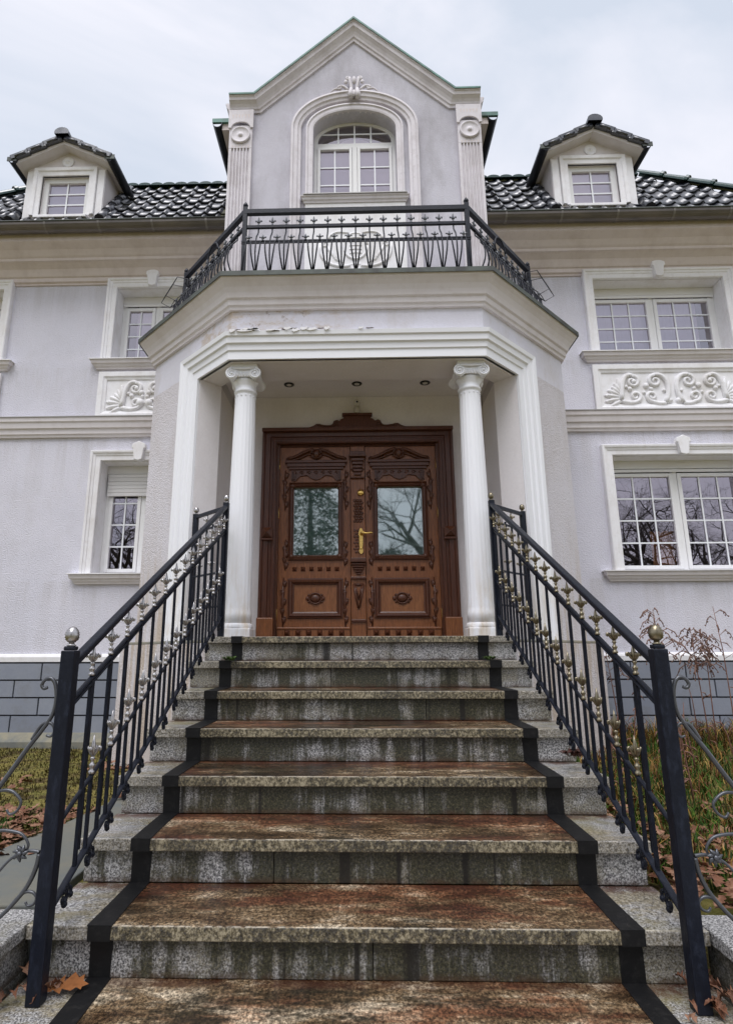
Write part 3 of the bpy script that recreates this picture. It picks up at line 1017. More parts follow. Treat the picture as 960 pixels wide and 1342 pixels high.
q2 = math.sqrt(.5)
plan = [(-2.08, 6.49, 0), (-2.08, 5.60, 0), (-1.08, 4.60, 0), (1.08, 4.60, 0), (2.08, 5.60, 0), (2.08, 6.49, 0)]
fr_ = [((0, 0, 1), (-1, 0, 0)), ((0, 0, 1), (-q2, -q2, 0)), ((0, 0, 1), (0, -1, 0)), ((0, 0, 1), (q2, -q2, 0)), ((0, 0, 1), (1, 0, 0))]
COR = [(3.965, -.02), (3.965, .03), (3.99, .034), (4.0, .05), (4.045, .055), (4.055, .075), (4.075, .08), (4.10, .088), (4.14, .108), (4.17, .135), (4.19, .160), (4.212, .168), (4.212, -.02)]
co = MB().sweep(plan, fr_, COR).build('porch_cornice', 'cornice', villa)
MB().sweep(plan, fr_, [(4.213, -.3), (4.213, .172), (4.200, .174), (4.200, .180), (4.243, .180), (4.243, -.3)]).build('balcony_edge', 'edge', co)

# architrave that turns down the canted openings
ARC = [(0, -.02), (0, .022), (.072, .022), (.080, .034), (.128, .038), (.138, .056), (.186, .060), (.196, .074), (.232, .080), (.246, .040), (.250, -.02)]
ar = MB()
pts = [(-1.43, 4.95, 1.172), (-1.43, 4.95, 3.50), (-1.08, 4.60, 3.50), (1.08, 4.60, 3.50), (1.43, 4.95, 3.50), (1.43, 4.95, 1.172)]
nl, nr = (-q2, -q2, 0), (q2, -q2, 0)
ar.sweep(pts, [((-q2, q2, 0), nl), ((0, 0, 1), nl), ((0, 0, 1), (0, -1, 0)), ((0, 0, 1), nr), ((q2, q2, 0), nr)], ARC)
ar.build('architrave', 'column', villa)
# flaked paint along the architrave's top edge
fl, ck = MB(), MB()
for k in range(46):
    x = -1.08 + abs(rnd.gauss(0, .42))
    if x > .35: continue
    w, h = rnd.uniform(.04, .15), rnd.uniform(.008, .022)
    z = 3.738 + rnd.uniform(-.012, .006)
    yb_ = 4.60 - .0805
    b_ = fl if k % 3 else ck
    if k % 3 == 0: h *= .55
    pts_ = [(x, z), (x + w * .3, z - h * .7), (x + w * .7, z - h * .3), (x + w, z + h * .2), (x + w * .8, z + h), (x + w * .45, z + h * .6), (x + w * .15, z + h * .9)]
    if k % 2: b_.plate(pts_, [], yb_ - .004 - .004 * (k % 3), yb_)
    else: b_.plate([(p[0], p[1] + .028 + rnd.uniform(0, .006)) for p in pts_], [], 4.5955, 4.5995)
fl.build('flaked_paint', 'trim', villa)['kind'] = 'stuff'
ck.build('paint_crack', 'crack', villa)['kind'] = 'stuff'

# columns
def flute(a, z):
    return 1.0 - (.035 * abs(math.sin(a * 10)) ** .6 if 1.38 < z < 3.25 else 0)


for sgn in (-1, 1):
    X, Yc = sgn * .972, 4.79
    prof = [(.114, 1.30), (.114, 1.379), (.112, 1.40)]
    for i in range(13):
        q = i / 12
        prof.append((.110 - .021 * q ** 1.5, 1.42 + 1.80 * q))
    prof += [(.088, 3.245), (.0885, 3.262), (.097, 3.268), (.100, 3.28), (.096, 3.292), (.088, 3.297), (.091, 3.33), (.107, 3.36), (.112, 3.38)]
    cl = MB().lathe(prof, (X, Yc, 0), 80, True, flute).build('column', 'column', villa)
    base = MB().box(X - .125, X + .125, Yc - .125, Yc + .125, 1.171, 1.26)
    base.lathe([(.122, 1.2605), (.125, 1.275), (.120, 1.30)], (X, Yc, 0), 32)
    base.build('column_base', 'column', cl, bevel=.006)
    cp = MB()
    cp.box(X - .122, X + .122, Yc - .135, Yc + .135, 3.452, 3.472)
    cp.box(X - .113, X + .113, Yc - .126, Yc + .126, 3.4725, 3.499)
    cp.box(X - .10, X + .10, Yc - .125, Yc + .125, 3.385, 3.4515)
    for sx in (-1, 1):
        cxv, czv = X + sx * .100, 3.408
        bol = MB
        # bolster between front and back volutes, pinched in the middle
        cp.lathe([(.052, -.135), (.050, -.13), (.040, -.07), (.034, 0), (.040, .07), (.050, .13), (.052, .135)], (cxv, Yc, czv), 18, True, None, 'y')
        for yf in (-1, 1):
            sp_ = spiral(cxv, czv, .048, .009, PI / 2, sx * -2.2, 36)
            cp.tube(xz(sp_, Yc + yf * .137), [.0105 - .005 * i / 36 for i in range(37)], 6)
            cp.ball((cxv, Yc + yf * .14, czv), .013, (1, 1, 1), 8, 5)
    for yf in (-1, 1):
        cp.tube(xz([(X - .100, 3.455), (X, 3.45), (X + .100, 3.455)], Yc + yf * .137), .010, 6)
        for k in range(7):                                      # egg and dart
            cp.ball((X - .072 + .024 * k, Yc + yf * .122, 3.405), .014, (.75, .8, 1.7), 8, 5)
    cp.build('ionic_capital', 'column', cl)
    pe = MB()
    for k in range(14):
        a = 2 * PI * k / 14
        pe.ball((X + .0895 * math.cos(a), Yc + .0895 * math.sin(a), 3.232), .0065, (1, 1, 1), 6, 4)
    pe.build('pearl_band', 'column', cl)['kind'] = 'stuff'

# recessed downlights in the porch ceiling
for x in (-.66, .0, .66):
    d = MB()
    d.lathe([(.034, 3.6155), (.046, 3.612), (.05, 3.616), (.05, 3.6204)], (x, 5.33, 0), 20)
    o = d.build('downlight', 'lamp_black', villa)
    MB().lathe([(.005, 3.6105), (.024, 3.6105), (.024, 3.6150), (.005, 3.6150)], (x, 5.33, 0), 16).build('lamp_lens', 'lamp_white', o)

# ------------------------------------------------------------------ entrance door
YD = 5.60
fm = MB()
CAS = [(0, -.05), (0, .03), (.012, .04), (.03, .04), (.036, .03), (.06, .03), (.066, .045), (.11, .05), (.118, .065), (.142, .065), (.142, -.05)]
fm.sweep([(-.795, YD, 1.19), (-.795, YD, 3.10), (.795, YD, 3.10), (.795, YD, 1.19)], [((-1, 0, 0), (0, -1, 0)), ((0, 0, 1), (0, -1, 0)), ((1, 0, 0), (0, -1, 0))], CAS)
casing = fm.build('door_casing', 'frame_wood', villa)
for sgn in (-1, 1):
    bk = MB().box(sgn * .785 - .012, sgn * .785 + .012, YD + .0, YD + .09, 1.19, 3.10)
    bk.build('door_jamb', 'dark_wood', casing)
    b = MB().box(sgn * .868 - .078, sgn * .868 + .078, YD - .085, YD - .02, 1.19, 1.39)
    b.build('casing_foot', 'wood', casing, bevel=.01)
    dm = MB()
    cxd = sgn * .868
    for (x0, x1, z0, z1, h) in ((cxd - .05, cxd + .05, 2.14, 2.24, .045),):
        c0 = V(((x0 + x1) / 2, YD - .068 - h, (z0 + z1) / 2))
        q = [V((x0, YD - .066, z0)), V((x1, YD - .066, z0)), V((x1, YD - .066, z1)), V((x0, YD - .066, z1))]
        for i in range(4):
            dm.face([q[i], q[(i + 1) % 4], c0])
    dm.box(cxd - .055, cxd + .055, YD - .082, YD - .066, 2.118, 2.135)
    dm.build('diamond_boss', 'dark_wood', casing)
hd = MB().box(-.94, .94, YD - .10, YD - .066, 3.205, 3.243).build('lintel_ledge', 'dark_wood', casing, bevel=.006)
pd = MB()
half = [(0, 3.37), (.135, 3.37), (.135, 3.345), (.16, 3.335), (.175, 3.318), (.20, 3.328), (.232, 3.318), (.245, 3.285), (.275, 3.268), (.33, 3.272), (.37, 3.288), (.405, 3.288), (.435, 3.268), (.47, 3.255), (.52, 3.246), (.52, 3.2435)]
pd.plate([(p[0], p[1]) for p in half] + [(-p[0], p[1]) for p in half[::-1]][:-1], [], YD - .07, YD - .01)
pd.build('door_crest', 'dark_wood', casing, bevel=.006)
cr = MB().box(-.15, .15, YD - .088, YD - .02, 3.371, 3.395).build('crest_cap', 'dark_wood', casing, bevel=.005)
cv = MB()
for sg in (-1, 1):
    cv.tube(xz([(sg * p[0], p[1]) for p in spiral(.205, 3.292, .026, .006, PI * .7, -1.4, 16)], YD - .072), .009, 6)
    cv.tube(xz([(sg * p[0], p[1]) for p in bez((.23, 3.27), (.30, 3.25), (.34, 3.27), (.39, 3.275), 8)], YD - .072), .010, 6)
cv.build('crest_carving', 'dark_wood', casing)
MB().box(-.78, .78, YD + .03, YD + .09, 3.083, 3.10).build('door_head', 'dark_wood', casing)

pyr = MB()
for i in range(4):
    q = [(-1, -1), (1, -1), (1, 1), (-1, 1)]
    a, b = q[i], q[(i + 1) % 4]
    pyr.face([(a[0] * .021, 0, a[1] * .021), (b[0] * .021, 0, b[1] * .021), (0, -.022, 0)])
stud_me = raw(pyr, 'door_stud', 'dark_wood')
hinge_me = raw(MB().lathe([(.007, -.055), (.010, -.05), (.010, .05), (.007, .055)], (0, 0, 0), 8), 'hinge', 'gold')
for sg in (-1, 1):
    y = YD + .04                                       # leaf front face
    xa, xb = .075, .772
    def X(v): return sg * v
    def bx(m_, x0, x1, y0, y1, z0, z1):
        a_, b_ = sorted((sg * x0, sg * x1))
        m_.box(a_, b_, y0, y1, z0, z1)
    lf = MB()
    # leaf as stiles and rails around the glass and the panel
    bx(lf, xa, .165, y, y + .05, 1.196, 3.08)
    bx(lf, .655, xb, y, y + .05, 1.196, 3.08)
    bx(lf, .1655, .6545, y + .001, y + .05, 2.70, 3.08)
    bx(lf, .1655, .6545, y + .001, y + .05, 1.765, 1.945)
    bx(lf, .1655, .6545, y + .001, y + .05, 1.196, 1.385)
    leaf = lf.build('door_leaf', 'wood', villa)
    g_ = MB()
    xl_, xr_ = sorted((X(.17), X(.65)))
    g_.face([(xl_, y + .022, 1.94), (xr_, y + .022, 1.94), (xr_, y + .022, 2.705), (xl_, y + .022, 2.705)])
    g_.build('door_glass', 'pane_door', leaf, recalc=False)
    MB().box(*sorted((X(.17), X(.65))), y + .046, y + .05, 1.94, 2.705).build('added_backing', 'milky', leaf)  # pale sheet added behind the glass to lift its blacks
    gfz = [(X(.193), 1.985), (X(.627), 1.985), (X(.627), 2.662), (X(.193), 2.662)]
    if sg < 0: gfz = [gfz[1], gfz[0], gfz[3], gfz[2]]
    mold = [(0, -.03), (0, .010), (.012, .026), (.030, .020), (.036, .030), (.048, .022), (.052, -.03)]
    gm = MB()
    frx = [((0, 0, -1), (0, -1, 0)), ((1, 0, 0), (0, -1, 0)), ((0, 0, 1), (0, -1, 0)), ((-1, 0, 0), (0, -1, 0))]
    gm.sweep([(p[0], y, p[1]) for p in gfz], frx, mold, True)
    for (a_, b_) in ((.18, 2.675), (.64, 2.675), (.18, 1.972), (.64, 1.972)):
        gm.ball((X(a_), y - .012, b_), .028, (1, .8, 1), 8, 6)
    gm.build('glass_moulding', 'dark_wood', leaf)
    # lower panel
    MB().box(*sorted((X(.16), X(.66))), y + .008, y + .05, 1.385, 1.765).build('door_panel', 'panel_wood', leaf)
    pz = [(X(.195), 1.435), (X(.625), 1.435), (X(.625), 1.715), (X(.195), 1.715)]
    if sg < 0: pz = [pz[1], pz[0], pz[3], pz[2]]
    pm = MB()
    pm.sweep([(p[0], y + .002, p[1]) for p in pz], frx, [(-.012, -.01), (-.012, .006), (0, .012), (.010, .028), (.026, .030), (.036, .018), (.046, .016), (.050, -.01)], True)
    pm.build('panel_moulding', 'dark_wood', leaf)
    ro = MB()
    ro.ball((X(.41), y + .004, 1.573), .048, (1.0, .45, .82), 16, 8)
    ro.tube([(X(.41) + .058 * math.cos(2 * PI * k / 20), y - .001, 1.573 + .05 * math.sin(2 * PI * k / 20)) for k in range(21)], .008, 6)
    for e in (-1, 1):
        ro.ball((X(.41) + e * .075, y + .002, 1.573), .017, (1, .6, 1.2), 8, 6)
        ro.ball((X(.41) + e * .060, y + .002, 1.605), .012, (1, .6, 1), 8, 6)
        ro.ball((X(.41) + e * .060, y + .002, 1.541), .012, (1, .6, 1), 8, 6)
    ro.build('panel_rosette', 'dark_wood', leaf)
    for k in range(6):
        inst('door_stud', stud_me, leaf, (X(.205 + .081 * k), y, 1.852))
    br = MB()
    bx(br, .085, .765, y - .022, y + .001, 1.20, 1.305)
    bx(br, .085, .765, y - .030, y - .0225, 1.285, 1.302)
    rail = br.build('kick_rail', 'wood', leaf, bevel=.004)
    for k in range(6):
        inst('door_stud', stud_me, leaf, (X(.16 + .102 * k), y - .022, 1.253), None, (1.2, 1.2, 1.2))
    # broken pediment with its ledge and lace valance above the glass
    pp = MB()
    bx(pp, .105, .715, y - .050, y, 2.905, 2.932)
    bx(pp, .120, .700, y - .036, y, 2.868, 2.9045)
    bx(pp, .140, .680, y - .024, y, 2.842, 2.8675)
    pp.build('pediment_ledge', 'dark_wood', leaf, bevel=.004)
    pc = MB()
    for e in (-1, 1):
        base = .41
        arc = bez((base + e * .28, 2.962), (base + e * .20, 2.955), (base + e * .12, 3.045), (base + e * .03, 3.052), 10)
        pc.tube([(X(p[0]), y - .018, p[1]) for p in arc], [.016] * 11, 7)
        arc2 = bez((base + e * .25, 2.945), (base + e * .18, 2.94), (base + e * .11, 3.005), (base + e * .05, 3.005), 8)
        pc.tube([(X(p[0]), y - .008, p[1]) for p in arc2], .012, 6)
        pc.tube([(X(p[0]), y - .02, p[1]) for p in spiral(base + e * .035, 3.030, .024, .006, PI / 2, e * 1.3, 14)], .008, 6)
        pc.ball((X(base + e * .27), y - .012, 2.956), .024, (1.3, .6, .9), 8, 6)
    pc.ball((X(.41), y - .02, 3.01), .034, (.9, .6, 1.4), 10, 7)
    for k in range(5):
        a = math.radians(30 + 30 * k)
        pc.tube([(X(.41), y - .012, 2.955), (X(.41 + .075 * math.cos(a)), y - .02, 2.955 + .06 * math.sin(a))], [.014, .005], 6)
    pc.build('carved_pediment', 'dark_wood', leaf)
    vl = MB()
    va = [(.165, 2.835), (.655, 2.835), (.655, 2.735), (.615, 2.725), (.57, 2.775), (.50, 2.785), (.455, 2.75), (.41, 2.735), (.365, 2.75), (.32, 2.785), (.25, 2.775), (.205, 2.725), (.165, 2.735)]
    vl.plate([(X(a_), b_) for a_, b_ in va], [], y - .018, y)
    for k in range(7):
        vl.tube([(X(p[0]), y - .02, p[1]) for p in spiral(.20 + .07 * k, 2.81, .020, .005, 0, 1.2, 10)], .006, 5)
    for e in (.185, .635):
        for j in range(3):
            bx(vl, e - .02 + .014 * j, e - .012 + .014 * j, y - .032, y - .018, 2.74, 2.825)
    vl.build('carved_valance', 'dark_wood', leaf)
    # carved drops on the stiles
    for (xs_, z0, z1) in ((.118, 2.45, 2.82), (.71, 2.45, 2.82), (.13, 1.90, 2.10), (.70, 1.86, 2.12), (.125, 1.33, 1.75), (.712, 1.33, 1.75)):
        dc = MB()
        n = 5
        for k in range(n):
            z = z0 + (z1 - z0) * (k + .5) / n
            e = .012 if k % 2 else -.012
            dc.ball((X(xs_ + e * .6), y - .006, z), .024, (.8, .5, 1.25), 8, 6)
            dc.tube([(X(p[0]), y - .010, p[1]) for p in spiral(xs_ + e, z + .02, .020, .005, PI * (k % 2), (1 if k % 2 else -1) * 1.2, 10)], .007, 5)
        dc.tube([(X(xs_), y - .004, z0 - .02), (X(xs_ + .008), y - .006, (z0 + z1) / 2), (X(xs_), y - .004, z1 + .02)], [.006, .016, .006], 6)
        dc.build('carved_drop', 'dark_wood', leaf)
    for z in (1.42, 2.40, 2.90):
        inst('hinge', hinge_me, leaf, (X(.778), y - .010, z))

# carved astragal between the leaves
y = YD + .02
ast = MB().box(-.07, .07, y, y + .06, 1.20, 3.08).build('door_astragal', 'wood', villa, bevel=.006)
a2 = MB()
for z0, z1, w, d in ((2.96, 2.985, .085, .05), (2.985, 3.02, .075, .035), (2.74, 2.755, .07, .03), (1.905, 1.945, .075, .07), (1.75, 1.772, .075, .03), (1.35, 1.375, .07, .02)):
    a2.box(-w, w, y - d, y - .0005, z0, z1)
a2.build('astragal_ledges', 'dark_wood', ast, bevel=.005)
a3 = MB()
for k in range(5):
    z = 2.945 - .035 * k
    w = .062 - .007 * k
    a3.box(-w, w, y - .045 + .006 * k, y - .001, z - .03, z)
a3.build('carved_bracket', 'dark_wood', ast, bevel=.006)
a3 = MB()
for k in range(5):
    z = 1.90 - .022 * k
    w = .066 - .011 * k
    a3.box(-w, w, y - .055 + .010 * k, y - .001, z - .02, z)
a3.build('carved_bracket', 'dark_wood', ast, bevel=.006)
a4 = MB()
for k in range(9):                                     # scale work above and below the handle
    for j in (-1, 0, 1):
        a4.ball((j * .028 + (.014 if k % 2 else 0) - .004, y, 2.52 - .026 * k), .017, (1, .45, .9), 8, 4)
a4.build('scale_carving', 'dark_wood', ast)
a4 = MB()
for k in range(8):
    for j in (-1, 0, 1):
        a4.ball((j * .028 + (.014 if k % 2 else 0) - .004, y, 2.22 - .03 * k), .014, (1, .4, 1), 8, 4)
a4.build('scale_carving', 'dark_wood', ast)
a5 = MB()
for sg in (-1, 1):
    a5.tube([(sg * .045, y - .006, 1.70), (sg * .006, y - .010, 1.48)], [.012, .008], 6)
    a5.tube([(sg * .03, y - .006, 1.69), (0, y - .010, 1.56)], [.009, .006], 6)
    MB().tube(xz([(sg * p[0], p[1]) for p in spiral(.04, 2.83, .022, .006, 0, 1.3, 12)], y - .006), .008, 5).build('carved_scroll', 'dark_wood', ast)
a5.tube([(-.05, y - .006, 1.70), (.05, y - .006, 1.70)], .012, 6)
a5.build('carved_drop', 'dark_wood', ast)
hn = MB()
hp = [(-.016, 2.00), (-.022, 2.02), (-.014, 2.04), (-.018, 2.09), (-.018, 2.16), (-.026, 2.18), (-.020, 2.21), (-.010, 2.235), (0, 2.245), (.010, 2.235), (.020, 2.21), (.026, 2.18), (.018, 2.16), (.018, 2.09), (.014, 2.04), (.022, 2.02), (.016, 2.00), (0, 1.985)]
hn.plate([(p[0] + .028, p[1]) for p in hp], [], y - .018, y - .008)
hn.tube([(.028, y - .01, 2.185), (.028, y - .06, 2.185), (.045, y - .068, 2.187), (.085, y - .068, 2.180), (.125, y - .066, 2.188), (.138, y - .064, 2.180)], [.014, .011, .012, .009, .011, .006], 8)
hn.ball((.028, y - .02, 2.045), .010, (1, .6, 1.4), 8, 5)
hn.build('door_handle', 'gold', ast, bevel=.002)
lk_ = MB().lathe([(.012, .0), (.030, .0), (.034, .006), (.026, .014), (.012, .018), (.004, .02)], (.028, y - .005, 2.597), 18, True, None, 'y')
lk_.build('door_lock', 'gold', ast)

# small dome camera on the wall above the door
cm_ = thing('security_camera', 'small ivory wall camera with black lens above the wooden door crest', 'camera', (0, 5.62, 3.44))
MB().box(-.028, .028, 5.615, 5.639, 3.43, 3.52).build('mount', 'lamp_white', cm_, bevel=.006)
MB().ball((0, 5.585, 3.535), .034, (1, 1, 1.1), 14, 8).build('dome', 'lamp_white', cm_)
MB().ball((0, 5.556, 3.53), .012, (1, .8, 1), 10, 6).build('lens', 'lamp_black', cm_)
MB().lathe([(.02, 3.41), (.026, 3.43), (.022, 3.455), (.012, 3.50)], (0, 5.595, 0), 14).build('neck', 'lamp_white', cm_)

# ------------------------------------------------------------------ tower with arched window
YT = 5.90
def arch(a, b, zs, z0, n=22):
    """opening outline: jambs from z0 to zs, then half an ellipse"""
    return [(-a, z0)] + [(-a * math.cos(PI * k / n), zs + b * math.sin(PI * k / n)) for k in range(n + 1)] + [(a, z0)]


op = [(-.495, 6.22)] + arch(.495, .275, 7.20, 6.22)[1:-1] + [(.495, 6.22)]
outer = [(-1.5, 4.2), (1.5, 4.2), (1.5, 7.47), (1.14, 7.47), (0, 8.53), (-1.14, 7.47), (-1.5, 7.47)]
outer2 = [(-1.5, 4.2), (1.5, 4.2), (1.5, 7.64), (1.20, 7.64), (0, 8.76), (-1.20, 7.64), (-1.5, 7.64)]
tw = MB().plate(outer2, [op], YT, YT + .34).build('gable_wall', 'tower', villa)
for sgn in (-1, 1):
    MB().box(*sorted((sgn * 1.499, sgn * 1.25)), YT + .341, 8.5, 4.3, 7.42).build('tower_side_wall', 'tower', villa)
GC = [(0, -.02), (0, .022), (.028, .026), (.036, .042), (.058, .048), (.085, .066), (.105, .090), (.112, .102), (.150, .108), (.155, .122), (.172, .124), (.172, -.02)]
gpth = [(-1.51, YT, 7.47), (-1.14, YT, 7.47), (0, YT, 8.53), (1.14, YT, 7.47), (1.51, YT, 7.47)]
sl_ = V((1.14, 0, 1.06)).normalized()
ul, ur = (-sl_.z, 0, sl_.x), (sl_.z, 0, sl_.x)
nf_ = (0, -1, 0)
gfr = [((0, 0, 1), nf_), (ul, nf_), (ur, nf_), ((0, 0, 1), nf_)]
gc_ = MB().sweep(gpth, gfr, GC).build('gable_cornice', 'old_trim', villa)
MB().sweep(gpth, gfr, [(.1725, -.36), (.1725, .128), (.163, .129), (.163, .135), (.185, .135), (.185, -.36)]).build('copper_flashing', 'copper', gc_)
for sgn in (-1, 1):
    e = MB()
    e.sweep([(sgn * 1.5, YT, 7.47), (sgn * 1.5, YT + .34, 7.47)], [((0, 0, 1), (sgn, 0, 0))], [(p[0], p[1] * .6) for p in GC])
    e.build('gable_cornice_return', 'old_trim', villa)
    # fluted pilaster with rosette and toothed capital
    x0, x1 = 1.225, 1.50
    cs = [(x0, YT), (x0, YT - .05)]
    nfl = 6
    fw_ = (x1 - x0 - .05) / nfl
    for k in range(nfl):
        xa = x0 + .025 + fw_ * k
        cs += [(xa + .006, YT - .05), (xa + fw_ * .25, YT - .035), (xa + fw_ * .5, YT - .030), (xa + fw_ * .75, YT - .035), (xa + fw_ - .006, YT - .05)]
    cs += [(x1, YT - .05), (x1, YT)]
    cs = [(sgn * a, b) for a, b in cs]
    pi_ = MB().prism(cs if sgn > 0 else cs[::-1], 4.25, 6.93).build('pilaster', 'old_trim', villa)
    pb = MB().box(*sorted((sgn * x0, sgn * x1)), YT - .052, YT, 6.9305, 7.25)
    pb.build('pilaster_neck', 'old_trim', pi_)
    xc = sgn * 1.362
    tt_ = MB()
    for k in range(6):
        xx = xc - .095 + .038 * k
        tt_.face([(xx - .012, YT - .0535, 6.965), (xx + .012, YT - .0535, 6.965), (xx, YT - .0535, 6.925)])
        tt_.face([(xx - .012, YT - .0735, 7.395), (xx + .012, YT - .0735, 7.395), (xx + .004, YT - .0735, 7.345), (xx - .004, YT - .0735, 7.345)])
    tt_.build('toothed_notches', 'eave', pi_)
    cp = MB()
    cpp = [(-.15, 7.468), (-.15, 7.205), (-.115, 7.205)] + [(-.115 * math.cos(PI * k / 10), 7.205 + .085 * math.sin(PI * k / 10)) for k in range(1, 10)] + [(.115, 7.205), (.15, 7.205), (.15, 7.468)]
    cp.plate([(xc + a, b) for a, b in cpp], [], YT - .072, YT - .0525)
    cp.build('pilaster_capital', 'old_trim', pi_, bevel=.004)
    rs = MB().lathe([(.118, 0), (.118, .018), (.108, .028), (.10, .024), (.092, .016), (.05, .018), (.026, .014), (.022, .026), (.010, .032), (.002, .033)], (xc, YT - .052, 7.105), 32, True, None, 'y')
    rs.build('rosette', 'old_trim', pi_)
# arched surrounds
def arch_trim(a, b, zs, z0, prof, name):
    pth = arch(a, b, zs, z0, 28)
    fr2 = []
    for i in range(len(pth) - 1):
        d = V((pth[i + 1][0] - pth[i][0], 0, pth[i + 1][1] - pth[i][1])).normalized()
        fr2.append(((-d.z, 0, d.x), (0, -1, 0)))
    s = MB()
    s.sweep([(p[0], YT, p[1]) for p in pth], fr2, prof)
    return s.build(name, 'old_trim', villa)


arch_trim(.64, .41, 7.20, 4.25, [(0, -.02), (0, .035), (.03, .04), (.04, .055), (.08, .06), (.09, .075), (.115, .07), (.12, .05), (.12, -.02)], 'arch_surround')
arch_trim(.495, .275, 7.20, 6.22, [(0, -.02), (0, .03), (.02, .035), (.055, .035), (.065, .048), (.085, .044), (.09, -.02)], 'window_surround')
# apron below the window
MB().box(-.58, .58, YT - .03, YT + .01, 4.25, 6.145).build('window_apron', 'trim', villa)
s = MB()
s.sweep([(-.58, YT + .02, 6.225), (-.58, YT - .03, 6.225), (.58, YT - .03, 6.225), (.58, YT + .02, 6.225)], [((0, 0, 1), (-1, 0, 0)), ((0, 0, 1), (0, -1, 0)), ((0, 0, 1), (1, 0, 0))],
        [(-.078, -.02), (-.078, .012), (-.055, .018), (-.045, .032), (-.02, .036), (-.012, .05), (0, .052), (0, -.02)])
so_ = s.build('window_sill', 'old_trim', villa)
MB().box(-.60, .60, YT - .095, YT + .20, 6.228, 6.238).build('sill_cover', 'zinc', so_)
# window leaf
yw = YT + .16
fr = MB()
aout = [(-.50, 6.24)] + arch(.50, .285, 7.20, 6.24, 22)[1:-1] + [(.50, 6.24)]
ain_low = [rect(-.455, -.03, 6.28, 7.11), rect(.03, .455, 6.28, 7.11)]
lun = [(-.45, 7.17)] + [(-.45 * math.cos(PI * k / 18), 7.20 + .245 * math.sin(PI * k / 18)) for k in range(19)] + [(.45, 7.17)]
fr.plate(aout, ain_low + [lun], yw, yw + .05)
aw = fr.build('arched_window', 'window', villa, bevel=.004)
for (a, b) in ((-.452, -.033), (.033, .452)):
    sash = MB()
    za, zb, s_ = 6.283, 7.105, .034
    sash.box(a, a + s_, yw - .016, yw + .03, za, zb)
    sash.box(b - s_, b, yw - .016, yw + .03, za, zb)
    sash.box(a + s_, b - s_, yw - .0145, yw + .03, za, za + s_)
    sash.box(a + s_, b - s_, yw - .0145, yw + .03, zb - s_, zb)
    sash.build('sash', 'window', aw, bevel=.003)
    bars = MB()
    ga, gb, gc2, gd = a + s_, b - s_, za + s_, zb - s_
    bars.box((ga + gb) / 2 - .008, (ga + gb) / 2 + .008, yw + .003, yw + .011, gc2, gd)
    for j in (1, 2):
        zz_ = gc2 + (gd - gc2) * j / 3
        bars.box(ga, gb, yw + .0045, yw + .0125, zz_ - .008, zz_ + .008)
    bars.build('glazing_bars', 'muntin', aw)
    for i in range(2):
        for j in range(3):
            p = MB()
            xa, xb = ga + (gb - ga) * i / 2, ga + (gb - ga) * (i + 1) / 2
            zc, zd = gc2 + (gd - gc2) * j / 3, gc2 + (gd - gc2) * (j + 1) / 3
            p.face([(xa, yw + .016, zc), (xb, yw + .016, zc), (xb, yw + .016, zd), (xa, yw + .016, zd)])
            p.build('pane', 'pane_up', aw, recalc=False)
lb = MB()
for xx in (-.2, 0, .2):
    lb.box(xx - .009, xx + .009, yw + .003, yw + .012, 7.17, 7.20 + .235 * math.sqrt(1 - (xx / .45) ** 2))
lb.box(-.40, .40, yw + .0045, yw + .0135, 7.30, 7.316)
lb.build('fanlight_bars', 'muntin', aw)
p = MB()
p.face([(a, yw + .016, b) for a, b in lun[::-1]])
p.build('fanlight_pane', 'pane_up', aw, recalc=False)
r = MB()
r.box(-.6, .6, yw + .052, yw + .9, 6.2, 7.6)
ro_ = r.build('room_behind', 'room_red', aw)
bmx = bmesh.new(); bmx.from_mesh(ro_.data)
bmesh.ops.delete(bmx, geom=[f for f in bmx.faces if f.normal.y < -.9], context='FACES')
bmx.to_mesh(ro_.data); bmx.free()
cu = MB()
cu.face([(-.49, yw + .07, 6.24), (.49, yw + .07, 6.24), (.49, yw + .07, 7.12), (-.49, yw + .07, 7.12)])
cu.face([(-.24 * math.cos(PI * k / 14), yw + .07, 7.14 + .16 * math.sin(PI * k / 14)) for k in range(15)])
cu.build('blind', 'curtain', aw)
# crest over the arch
cr = MB()
yc = YT - .06
for sg in (-1, 1):
    cr.tube(xz([(sg * p[0], p[1]) for p in bez((.03, 7.70), (.03, 7.80), (.06, 7.86), (.05, 7.90), 8) + spiral(.075, 7.90, .025, .006, PI, -1.2, 12)], yc), [.022] * 9 + [.016] * 13, 6)
    cr.tube(xz([(sg * p[0], p[1]) for p in bez((.07, 7.72), (.12, 7.80), (.17, 7.80), (.20, 7.76), 8) + spiral(.175, 7.765, .026, .006, 0, 1.2, 12)], yc), [.018] * 9 + [.013] * 13, 6)
    cr.tube(xz([(sg * p[0], p[1]) for p in bez((.16, 7.73), (.22, 7.77), (.26, 7.74), (.29, 7.69), 7)], yc), [.016, .017, .016, .014, .012, .010, .008, .005], 6)
    cr.tube(xz([(sg * .042, 7.60), (sg * .046, 7.66), (sg * .036, 7.74)], yc - .01), [.030, .034, .020], 8)
    cr.ball((sg * .10, yc, 7.85), .026, (1, .7, 1.2), 8, 6)
cr.ball((0, yc - .01, 7.86), .034, (.8, .8, 1.7), 10, 6)
cr.ball((0, yc - .015, 7.66), .028, (.8, .8, 1.6), 10, 6)
cr.build('arch_crest', 'old_trim', villa)
